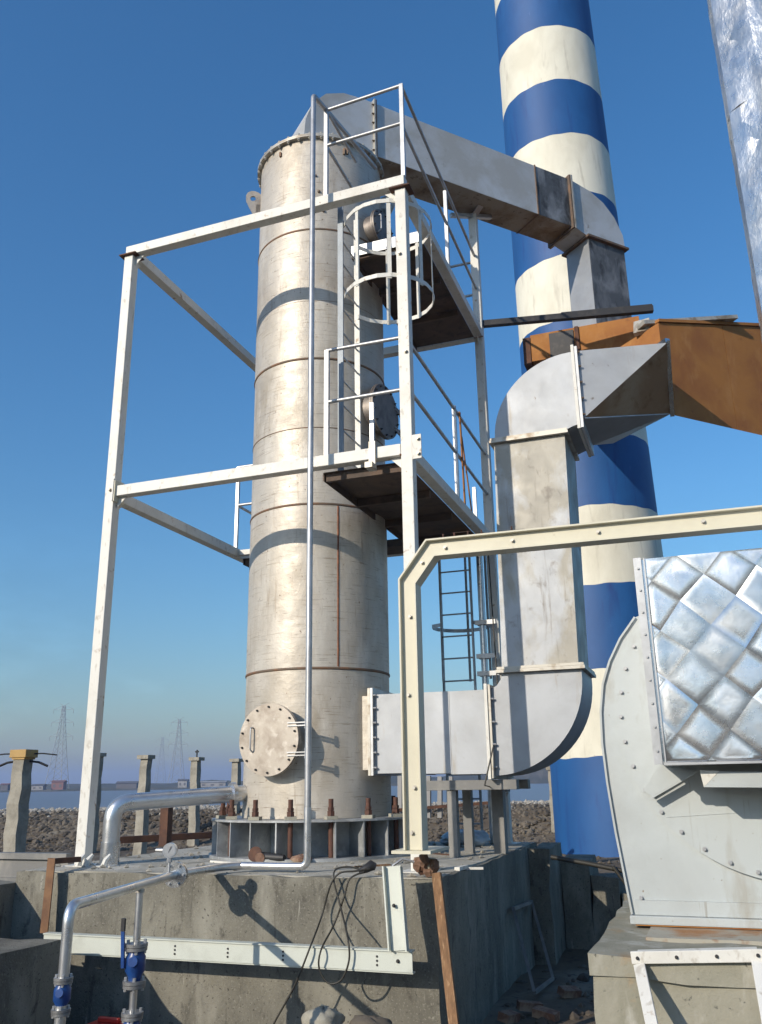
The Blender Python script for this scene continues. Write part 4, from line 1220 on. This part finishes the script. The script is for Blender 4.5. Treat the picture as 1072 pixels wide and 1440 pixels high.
for i in range(-14, 26):
    for j in range(-16, 22):
        po = [lattice(i, j), lattice(i, j + 1), lattice(i + 1, j + 1), lattice(i + 1, j)]
        po = clip(po, QX0 + .066, QX1, QZ0, QZ1)
        if len(po) < 3:
            continue
        area = abs(sum(po[k - 1][0] * po[k][1] - po[k][0] * po[k - 1][1] for k in range(len(po)))) / 2
        if area < .0008:
            continue
        cx_, cz_ = sum(p[0] for p in po) / len(po), sum(p[1] for p in po) / len(po)
        m = MB()
        n = len(po)
        tx_, tz_ = rq.uniform(-.03, .03), rq.uniform(-.045, .025)
        bulge = .0027 * math.sqrt(area) / PS * rq.uniform(.7, 1.25)
        levels = ((1.0, 0.0), (.88, .30), (.62, .72), (.3, .95))
        for (kk, hh) in levels:
            for p in po:
                x_, z_ = cx_ + (p[0] - cx_) * kk, cz_ + (p[1] - cz_) * kk
                wob = 0 if kk > .99 else rq.uniform(-.0017, .0017)
                m.v.append(V((x_, QY + .016 - hh * bulge - (x_ - cx_) * tx_ * (kk < .9) - (z_ - cz_) * tz_ * (kk < .9) + wob, z_)))
        m.v.append(V((cx_, QY + .016 - bulge, cz_)))
        for L in range(3):
            for k in range(n):
                k2 = (k + 1) % n
                m.f.append([L * n + k, L * n + k2, (L + 1) * n + k2, (L + 1) * n + k])
        for k in range(n):
            m.f.append([3 * n + k, 3 * n + (k + 1) % n, 4 * n])
        m.build('quilted_panel', 'alu', t, smooth=40)

# foil wrapped vertical duct at the right
t = thing('foil_wrapped_duct', 'vertical duct wrapped in crinkled silver foil at the top right', 'insulated duct', (4.0, -.9, QZ1))
rf = random.Random(4)
fp = [(3.345, -1.02), (3.60, -1.22), (4.7, -1.22), (4.7, -.35), (3.39, -.35)]
def foil_face(a, b, z0, z1, nx, nz, k, name):
    m = MB()
    a, b = V((*a, 0)), V((*b, 0))
    nn = (b - a).cross(V((0, 0, 1))).normalized()
    for j in range(nz + 1):
        for i in range(nx + 1):
            p = a.lerp(b, i / nx) + V((0, 0, z0 + (z1 - z0) * j / nz))
            off = 0 if i in (0, nx) else rf.uniform(-k, k)
            m.v.append(p + nn * off + V((0, 0, rf.uniform(-.03, .03) if 0 < j < nz else 0)))
    for j in range(nz):
        for i in range(nx):
            q = j * (nx + 1) + i
            if rf.random() < .5:
                m.f += [[q, q + 1, q + nx + 2], [q, q + nx + 2, q + nx + 1]]
            else:
                m.f += [[q, q + 1, q + nx + 1], [q + 1, q + nx + 2, q + nx + 1]]
    return m.build(name, 'foil', t, smooth=16)
for i in range(5):
    a, b = fp[i], fp[(i + 1) % 5]
    L = math.hypot(b[0] - a[0], b[1] - a[1])
    for (za, zb) in ((1.92, 4.4), (4.4, 6.2), (6.2, 8.0), (8.0, 9.6)):
        foil_face(a, b, za, zb, max(3, int(L / .085)), int((zb - za) / .14), .013, 'foil_sheet')
MB().prism([(*q, 9.6) for q in fp], (0, 0, .02)).build('foil_cap', 'foil', t)

# ---------------------------------------------------------------- fence posts, fence and box
def cpost(px_, top, w, label, seed, cap=True):
    r_ = random.Random(seed)
    x, y = px_[0], px_[1]
    zb = -1.1
    t = thing('concrete_post', label, 'post', (x, y, zb), 'concrete posts standing in the yard behind')
    m = MB()
    n = 9
    for k in range(n + 1):
        z = zb + (top - zb) * k / n
        ww = w * (1.12 - .17 * k / n) * r_.uniform(.96, 1.05)
        ox, oy = r_.uniform(-.015, .015), r_.uniform(-.015, .015)
        for a, b in ((-1, -1), (1, -1), (1, 1), (-1, 1)):
            m.v.append(V((x + ox + a * ww / 2, y + oy + b * ww / 2, z)))
    for k in range(n):
        for i in range(4):
            m.f.append([k * 4 + i, k * 4 + (i + 1) % 4, (k + 1) * 4 + (i + 1) % 4, (k + 1) * 4 + i])
    m.f.append([n * 4 + i for i in range(4)])
    m.build('post_shaft', 'concretepost', t)
    if cap:
        MB().box(x - w * .75, x + w * .75, y - w * .75, y + w * .75, top, top + .09).build('post_cap', 'concretepost', t)
    return t
def dpt(a):
    return a
p5 = V((-9.062, 5.173, 1.265))
cpost(p5, p5.z - .10, .25, 'rough concrete post topped by a yellow box at the far left', 1, cap=False)
t = thing('yellow_box', 'yellow box with cable stubs on top of the leftmost concrete post', 'box', (p5.x, p5.y, p5.z - .10))
MB().box(p5.x - .18, p5.x + .18, p5.y - .16, p5.y + .16, p5.z - .07, p5.z + .07).build('box_body', 'yellow', t, bevel=.01)
MB().box(p5.x - .14, p5.x + .14, p5.y - .14, p5.y + .14, p5.z - .10, p5.z - .072).build('box_base', 'yellow', t)
for s_ in (-1, 1):
    MB().tube([p5 + RT * (.15 * s_), p5 + RT * (.35 * s_) + V((0, 0, -.0)), p5 + RT * (.6 * s_) + V((0, 0, -.03))], .014, 6).build('cable_stub', 'black', t, smooth=60)
    MB().tube([p5 + RT * (.12 * s_) + V((0, 0, -.13)), p5 + RT * (.28 * s_) + V((0, 0, -.15)), p5 + RT * (.45 * s_) + V((0, 0, -.22))], .022, 6).build('cable_stub', 'black', t, smooth=60)
for i, (pp, w_, lab) in enumerate(((V((-12.625, 11.946, 1.536)), .21, 'capped concrete post half hidden behind the left white column'),
                                   (V((-10.488, 11.024, 1.408)), .21, 'capped concrete post right above the bright pipe bend'),
                                   (V((-10.765, 13.822, 1.422)), .21, 'capped concrete post with a small lamp stub left of the tower'),
                                   (V((-10.793, 16.119, 1.428)), .21, 'capped concrete post partly hidden by the tower foot'),
                                   (V((-1.674, 17.719, 1.034)), .17, 'thin concrete post just left of the blue chimney foot'))):
    t = cpost(pp, pp.z - .09, w_, lab, 30 + i)
    if i == 2:
        MB().tube([pp, pp + V((0, 0, .2))], .02, 6).tube([pp + V((-.05, 0, .15)), pp + V((.05, 0, .15))], .025, 6).build('lamp_stub', 'black', t)
# white posts and rail seen below the duct
t = thing('white_fence', 'low white post fence with dark rail seen below the inlet duct', 'fence', (-3.066, 10.219, 0.105))
for b0, b1 in (((-3.568, 10.056, 0.815), (-3.585, 10.051, -0.026)), ((-3.272, 10.154, 0.796), (-3.294, 10.147, -0.031)), ((-3.004, 10.238, 0.792), (-3.029, 10.230, -0.034)), ((-2.777, 10.305, 0.774), (-2.805, 10.297, -0.038)), ((-2.564, 10.366, 0.770), (-2.594, 10.357, -0.040))):
    MB().bar(b1, b0, .09, .09).build('fence_post', 'farwhite', t)
MB().bar((-3.592, 9.943, 0.130), (-1.628, 10.498, 0.254), .08, .06).build('fence_rail', 'rustdark', t)

# ---------------------------------------------------------------- pylons, far buildings
def pylon(base, H, label, rz):
    base = V(base)
    t = thing('lattice_pylon', label, 'pylon', base, 'power line pylons on the far shore')
    ca, sa = math.cos(rz), math.sin(rz)
    def L(x, y, z):
        return base + V((x * ca - y * sa, x * sa + y * ca, z))
    th = .17
    wd = lambda k: H * (.095 * (1 - k) ** 1.3 + .015)
    m = MB()
    lev = [0, .14, .27, .39, .5, .6, .69, .77, .84, .91, 1.0]
    for sx in (-1, 1):
        for sy in (-1, 1):
            for a, b in zip(lev, lev[1:]):
                m.bar(L(sx * wd(a), sy * wd(a), H * a), L(sx * wd(b), sy * wd(b), H * b), th, th)
    m.build('main_legs', 'lattice', t)
    m = MB()
    for a, b in zip(lev, lev[1:]):
        for sy in (-1, 1):
            m.bar(L(-wd(a), sy * wd(a), H * a), L(wd(b), sy * wd(b), H * b), th * .6, th * .6)
            m.bar(L(wd(a), sy * wd(a), H * a), L(-wd(b), sy * wd(b), H * b), th * .6, th * .6)
            m.bar(L(sy * wd(a), -wd(a), H * a), L(sy * wd(b), wd(b), H * b), th * .6, th * .6)
    m.build('bracing', 'lattice', t)
    for k, arm in ((.62, .15), (.79, .145), (.95, .13)):
        m = MB()
        for s_ in (-1, 1):
            m.bar(L(s_ * wd(k), 0, H * k), L(s_ * H * arm, 0, H * (k + .005)), th * .8, th * .8)
            m.bar(L(s_ * wd(k), 0, H * (k + .05)), L(s_ * H * arm, 0, H * (k + .005)), th * .7, th * .7)
            m.bar(L(s_ * H * arm, 0, H * k), L(s_ * H * arm, 0, H * (k - .045)), th * .8, th * .8)
        m.build('cross_arm', 'lattice', t)
    m = MB()
    for s_ in (-1, 1):
        m.bar(L(0, 0, H), L(s_ * H * .07, 0, H * 1.035), th * .7, th * .7)
    m.build('peak', 'lattice', t)
b = V((-277.253, 331.654, 1.551)); pylon((b.x, b.y, .5), 37, 'larger lattice power pylon on the far shore left of the white column', .25)
b = V((-288.231, 447.099, 1.517)); pylon((b.x, b.y, .5), 38, 'fainter lattice power pylon on the far shore right of the white column', .3)
b = V((-494.890, 742.112, 2.325)); pylon((b.x, b.y, .5), 46, 'small very distant pylon beside the right hand pylon', .3)

def house(px_, w, d, h, wall, roof, label):
    p = V(px_)
    t = thing('waterfront_building', label, 'building', (p.x, p.y, .4), 'low buildings along the far shore')
    m = MB()
    c = V((p.x, p.y, 0))
    q = [c + RT * (a * w / 2) + FW * (b * d / 2) for a, b in ((-1, -1), (1, -1), (1, 1), (-1, 1))]
    m.hexa([v + V((0, 0, .2)) for v in q], [v + V((0, 0, h)) for v in q])
    m.build('wall', wall, t)
    e = [c + RT * (a * (w / 2 + .4)) + FW * (b * (d / 2 + .4)) for a, b in ((-1, -1), (1, -1), (1, 1), (-1, 1))]
    r0, r1 = c - RT * (w / 2 + .4), c + RT * (w / 2 + .4)
    hz = V((0, 0, h + .01)); rz_ = V((0, 0, h + .01 + d * .18))
    MB().add([e[0] + hz, e[1] + hz, e[2] + hz, e[3] + hz, r0 + rz_, r1 + rz_], [(0, 1, 5, 4), (2, 3, 4, 5), (0, 4, 3), (1, 2, 5), (3, 2, 1, 0)]).build('roof', roof, t)
    n = max(2, int(w / 4))
    for k in range(n):
        f = c - FW * (d / 2 + .03) + RT * (-w / 2 + (k + .5) * w / n)
        MB().bar(f + V((0, 0, h * .35)), f + V((0, 0, h * .7)), w / n * .4, .05, tuple(FW)).build('window', 'fardark', t)
house((-266.399, 319.864, 1.505), 5.2, 4, 3.4, 'farred', 'farred', 'small red building on the far shore below the larger pylon')
house((-272.641, 314.642, 1.337), 5, 4, 2.0, 'farwhite', 'fardark', 'low pale building on the far shore left of the red building')
house((-282.707, 305.777, 1.257), 3, 3, 2.6, 'fardark', 'farred', 'tiny brown building on the far shore at the left edge')
house((-223.110, 351.037, 1.284), 4, 4, 3.2, 'farwhite', 'fardark', 'pale building on the far shore beside the lamp-stub post')
house((-211.715, 357.952, 1.388), 12, 4, 2.2, 'farwhite', 'farwhite', 'long pale shed on the far shore just left of the tower')
house((-243.257, 337.555, 1.049), 9, 5, 2.4, 'fardark', 'fardark', 'long dark shed on the far shore between the pylons')
house((-90.145, 405.809, 1.570), 6, 4, 2.2, 'farwhite', 'fardark', 'low pale building on the far shore right of the rear column')

# ---------------------------------------------------------------- small things lying around
# hanging black cable in loops on the foundation face
cab = [(-0.247, -0.600, -0.025), (-0.351, -0.660, -0.038), (-0.476, -0.700, -0.053), (-0.551, -0.720, -0.146), (-0.633, -0.720, -0.392), (-0.592, -1.020, -0.556), (-0.724, -1.020, -0.840), (-0.902, -1.020, -1.122), (-0.956, -1.030, -1.246)]
cab2 = [(-0.283, -0.640, -0.045), (-0.386, -0.700, -0.096), (-0.430, -0.720, -0.236), (-0.510, -0.740, -0.439), (-0.496, -1.030, -0.576), (-0.513, -1.030, -0.712), (-0.439, -1.020, -0.810), (-0.332, -1.020, -0.784), (-0.262, -1.030, -0.641), (-0.286, -1.000, -0.487), (-0.453, -0.740, -0.304), (-0.527, -0.700, -0.120), (-0.535, -0.650, -0.031), (-0.439, -0.600, -0.012), (-0.350, -0.580, -0.029)]
t = thing('hanging_cable', 'black cable hanging in loops over the front edge of the foundation', 'cable', (-0.367, -0.620, -0.042))
def smooth_path(p, n=6):
    p = [V(q) for q in p]
    out = []
    for i in range(len(p) - 1):
        p0, p1, p2, p3 = p[max(0, i - 1)], p[i], p[i + 1], p[min(len(p) - 1, i + 2)]
        for k in range(n):
            u = k / n
            out.append(.5 * ((2 * p1) + (p2 - p0) * u + (2 * p0 - 5 * p1 + 4 * p2 - p3) * u * u + (3 * p1 - p0 - 3 * p2 + p3) * u ** 3))
    return out + [p[-1]]
MB().tube(smooth_path(cab), .0075, 8).build('cable_strand', 'rubber', t, smooth=60)
MB().tube(smooth_path(cab2), .0075, 8).build('cable_strand', 'rubber', t, smooth=60)
MB().tube([(-0.351, -0.580, -0.051), (-0.300, -0.560, -0.030), (-0.264, -0.520, -0.005), (-0.233, -0.500, -0.017)], [.022, .034, .045, .03], 10).build('connector', 'black', t, smooth=50)

# angle grinder and scrap by the base ring
t = thing('hand_tool', 'dark dirty hand tool lying by the base ring of the tower', 'tool', (-2.009, 0.730, -0.100))
gpos = V((-1.878, 0.667, -0.100))
MB().tube([gpos + V((-.10, 0, .06)), gpos + V((.0, .0, .055)), gpos + V((.16, -.02, .05)), gpos + V((.24, -.03, .05))], [.05, .045, .04, .03], 12).build('tool_body', 'black', t, smooth=50)
MB().tube([gpos + V((-.09, -.03, .08)), gpos + V((-.09, -.045, .085))], .075, 20).build('tool_disc', 'rustdark', t, smooth=40)
MB().tube([gpos + V((-.03, -.04, .05)), gpos + V((-.02, -.07, .05))], .05, 16).build('tool_guard', 'rag', t, smooth=40)
def crumple(name, c, r, mat, label, cat, seed, flat=.5, sx=1.0):
    r_ = random.Random(seed)
    m = MB()
    n1, n2 = 22, 13
    c = V(c)
    for i in range(n2 + 1):
        th_ = math.pi * i / n2
        for j in range(n1):
            ph = 2 * math.pi * j / n1
            k = r * r_.uniform(.84, 1.08) * (1 + .16 * math.sin(3 * ph + seed) * math.sin(2 * th_ + seed))
            m.v.append(c + V((sx * k * math.sin(th_) * math.cos(ph), k * math.sin(th_) * math.sin(ph), flat * (r * .9 + k * math.cos(th_)))))
    for i in range(n2):
        for j in range(n1):
            m.f.append([i * n1 + j, i * n1 + (j + 1) % n1, (i + 1) * n1 + (j + 1) % n1, (i + 1) * n1 + j])
    return tag(m.build(name, mat, at=c, smooth=75), label, cat)
crumple('brown_rag', (-1.455, 0.653, -0.100), .085, 'brick', 'crumpled brown rag on the foundation beside the dark hand tool', 'rag', 2, .5, 1.3)
crumple('plastic_sheet', (-0.418, 3.215, -0.100), .24, 'plastic', 'crumpled pale blue plastic sheet on the foundation below the duct', 'plastic sheet', 3, .42, 1.3)
crumple('cement_sack', (-0.401, -1.200, -1.124), .14, 'sack', 'pale cloth sack lying at the foot of the foundation face', 'sack', 5, .7, 1.1)
crumple('brown_clod', (-0.053, -1.150, -1.112), .11, 'rock', 'grey lump of stone beside the pale sack', 'stone', 6, .6, 1.5)
tag(MB().bar((-0.560, 1.929, -0.090), (-0.093, 1.700, -0.090), .05, .02).build('dark_slat', 'rustdark', at=(-0.354, 1.894, -0.100)), 'dark slat lying on the foundation below the plastic sheet', 'slat')
tag(MB().bar((0.245, 0.294, -0.090), (0.498, 0.338, -0.090), .03, .02).bar((0.311, 0.122, -0.080), (0.335, 0.333, -0.080), .05, .03).build('white_offcut', 'frame', at=(0.343, 0.427, -0.100)), 'white steel offcut lying near the right edge of the foundation', 'offcut')
tag(MB().bar((-0.697, 0.216, -0.085), (-0.451, 0.480, -0.085), .05, .015).build('wooden_strip', 'wood', at=(-0.652, 0.474, -0.100)), 'thin wooden strip on the foundation edge beside the cable plug', 'strip')
tag(MB().bar((-2.417, 0.564, -0.085), (-1.859, 0.324, -0.085), .08, .02).build('pale_strip', 'frame', at=(-2.272, 0.603, -0.100)), 'pale flat strip in front of the base ring on the left', 'strip')
tag(MB().tube([(0.135, -0.500, 0.021), (0.027, -0.550, 0.052), (-0.045, -0.580, 0.003), (-0.045, -0.600, -0.033)], .012, 6).build('bent_rod', 'galv', at=(0.006, -0.600, 0.017), smooth=60), 'short bent rod next to the cream post foot', 'rod')
rocks_ = random.Random(77)
m = MB()
for k in range(1100):
    x, y = rocks_.uniform(PX0 + .1, PX1 - .05), rocks_.uniform(PY0 + .06, PY1 - .1)
    if math.hypot(x - TX, y - TY) < 1.25:
        continue
    r0 = rocks_.uniform(.005, .016) if k % 9 else rocks_.uniform(.02, .04)
    c = V((x, y, ZP + r0 * .4))
    m.add([c + V((r0 * rocks_.uniform(.7, 1.3) * a, r0 * rocks_.uniform(.7, 1.3) * b, r0 * .7 * e)) for a, b, e in ((1, 0, 0), (0, 1, 0), (-1, 0, 0), (0, -1, 0), (0, 0, 1), (0, 0, -1))],
          [(0, 1, 4), (1, 2, 4), (2, 3, 4), (3, 0, 4), (1, 0, 5), (2, 1, 5), (3, 2, 5), (0, 3, 5)])
tag(m.build('foundation_grit', 'concretepost'), 'loose grit and chips scattered over the foundation top', 'grit', kind='stuff')

# timber board leaning on the right front corner
tag(MB().bar((0.371, -0.720, -0.037), (0.558, -0.980, -1.174), .045, .072, (1, 0, 0)).build('leaning_board', 'wood', at=(0.523, -0.950, -1.045)), 'raw timber board leaning on the right front corner of the foundation', 'board')
# slim metal frame leaning on the shaded side
t = thing('leaning_metal_frame', 'slim grey metal frame leaning on the shaded side of the foundation', 'frame', (.6, .6, -1.35))
k0, k1, k2, k3 = V((0.400, 1.977, -0.632)), V((0.720, 1.231, -1.260)), V((0.400, 3.015, -0.685)), V((0.720, 2.274, -1.333))
for a_, b_, w_ in ((k0, k1, .028), (k2, k3, .045), (k0, k2, .035), (k1, k3, .03)):
    MB().bar(a_, b_, w_, .03, (1, 0, 0)).build('frame_bar', 'greysteel', t)
# loose bricks in the pit
bme = MB().box(-.11, .11, -.052, .052, 0, .07).mesh('loose_brick')
bme.materials.append(M['brick'])
for i, (pp, rz, lab) in enumerate((((0.729, 0.905, -1.340), .5, 'broken brick lying at the foot of the leaning metal frame'),
                                   ((0.917, 0.672, -1.340), -.3, 'broken brick nearest the fan pedestal in the pit'),
                                   ((0.620, 0.486, -1.340), 1.3, 'broken brick closest to the foundation side in the pit'),
                                   ((0.983, 1.582, -1.340), .9, 'broken brick furthest back in the shaded pit'))):
    o = bpy.data.objects.new('loose_brick', bme)
    scene.collection.objects.link(o)
    o.location = pp
    o.rotation_euler = (.1 * i, .12, rz)
    tag(o, lab, 'brick', 'broken bricks in the pit')
# dark pipe across the chimney foot
tag(MB().tube([(0.832, 2.000, -0.117), (1.235, 2.000, -0.181), (1.617, 2.000, -0.251)], .024, 8).build('black_hose', 'rubber', at=(1.235, 2.000, -0.181), smooth=60), 'black hose crossing in front of the chimney foot', 'hose')
tag(MB().tube([(1.471, 1.950, -0.195), (1.533, 1.950, -0.289), (1.608, 1.950, -0.395)], .018, 8).build('thin_black_hose', 'rubber', at=(1.533, 1.950, -0.289), smooth=60), 'thin black hose branching down at the chimney foot', 'hose')
crumple('white_bag', (-2.423, 21.967, -0.880), .30, 'farwhite', 'white bag standing on the dirt left of the chimney foot', 'bag', 9, .9, .7)
# red toolbox at the bottom edge
tag(MB().box(-2.42, -2.1, -1.35, -1.15, -1.36, -1.15).box(-2.36, -2.16, -1.27, -1.23, -1.15, -1.11).build('red_case', 'red', at=(-2.26, -1.25, -1.36), bevel=.01), 'bright red case on the ground at the bottom edge', 'case')

# ---------------------------------------------------------------- air
hz = MB().box(-3150, 3150, -3150, 3150, -5, 62).build('haze', 'shore')
hm = bpy.data.materials.new('haze_air')
hm.use_nodes = True
hm.node_tree.nodes.clear()
vo = hm.node_tree.nodes.new('ShaderNodeVolumePrincipled')
vo.inputs['Color'].default_value = (.52, .66, 1.0, 1)
vo.inputs['Density'].default_value = .0005
vo.inputs['Anisotropy'].default_value = .1
mo = hm.node_tree.nodes.new('ShaderNodeOutputMaterial')
hm.node_tree.links.new(vo.outputs[0], mo.inputs['Volume'])
hz.data.materials.clear()
hz.data.materials.append(hm)
hz['kind'] = 'stuff'

for o in list(bpy.data.objects):
    if '_o' in o:
        del o['_o']
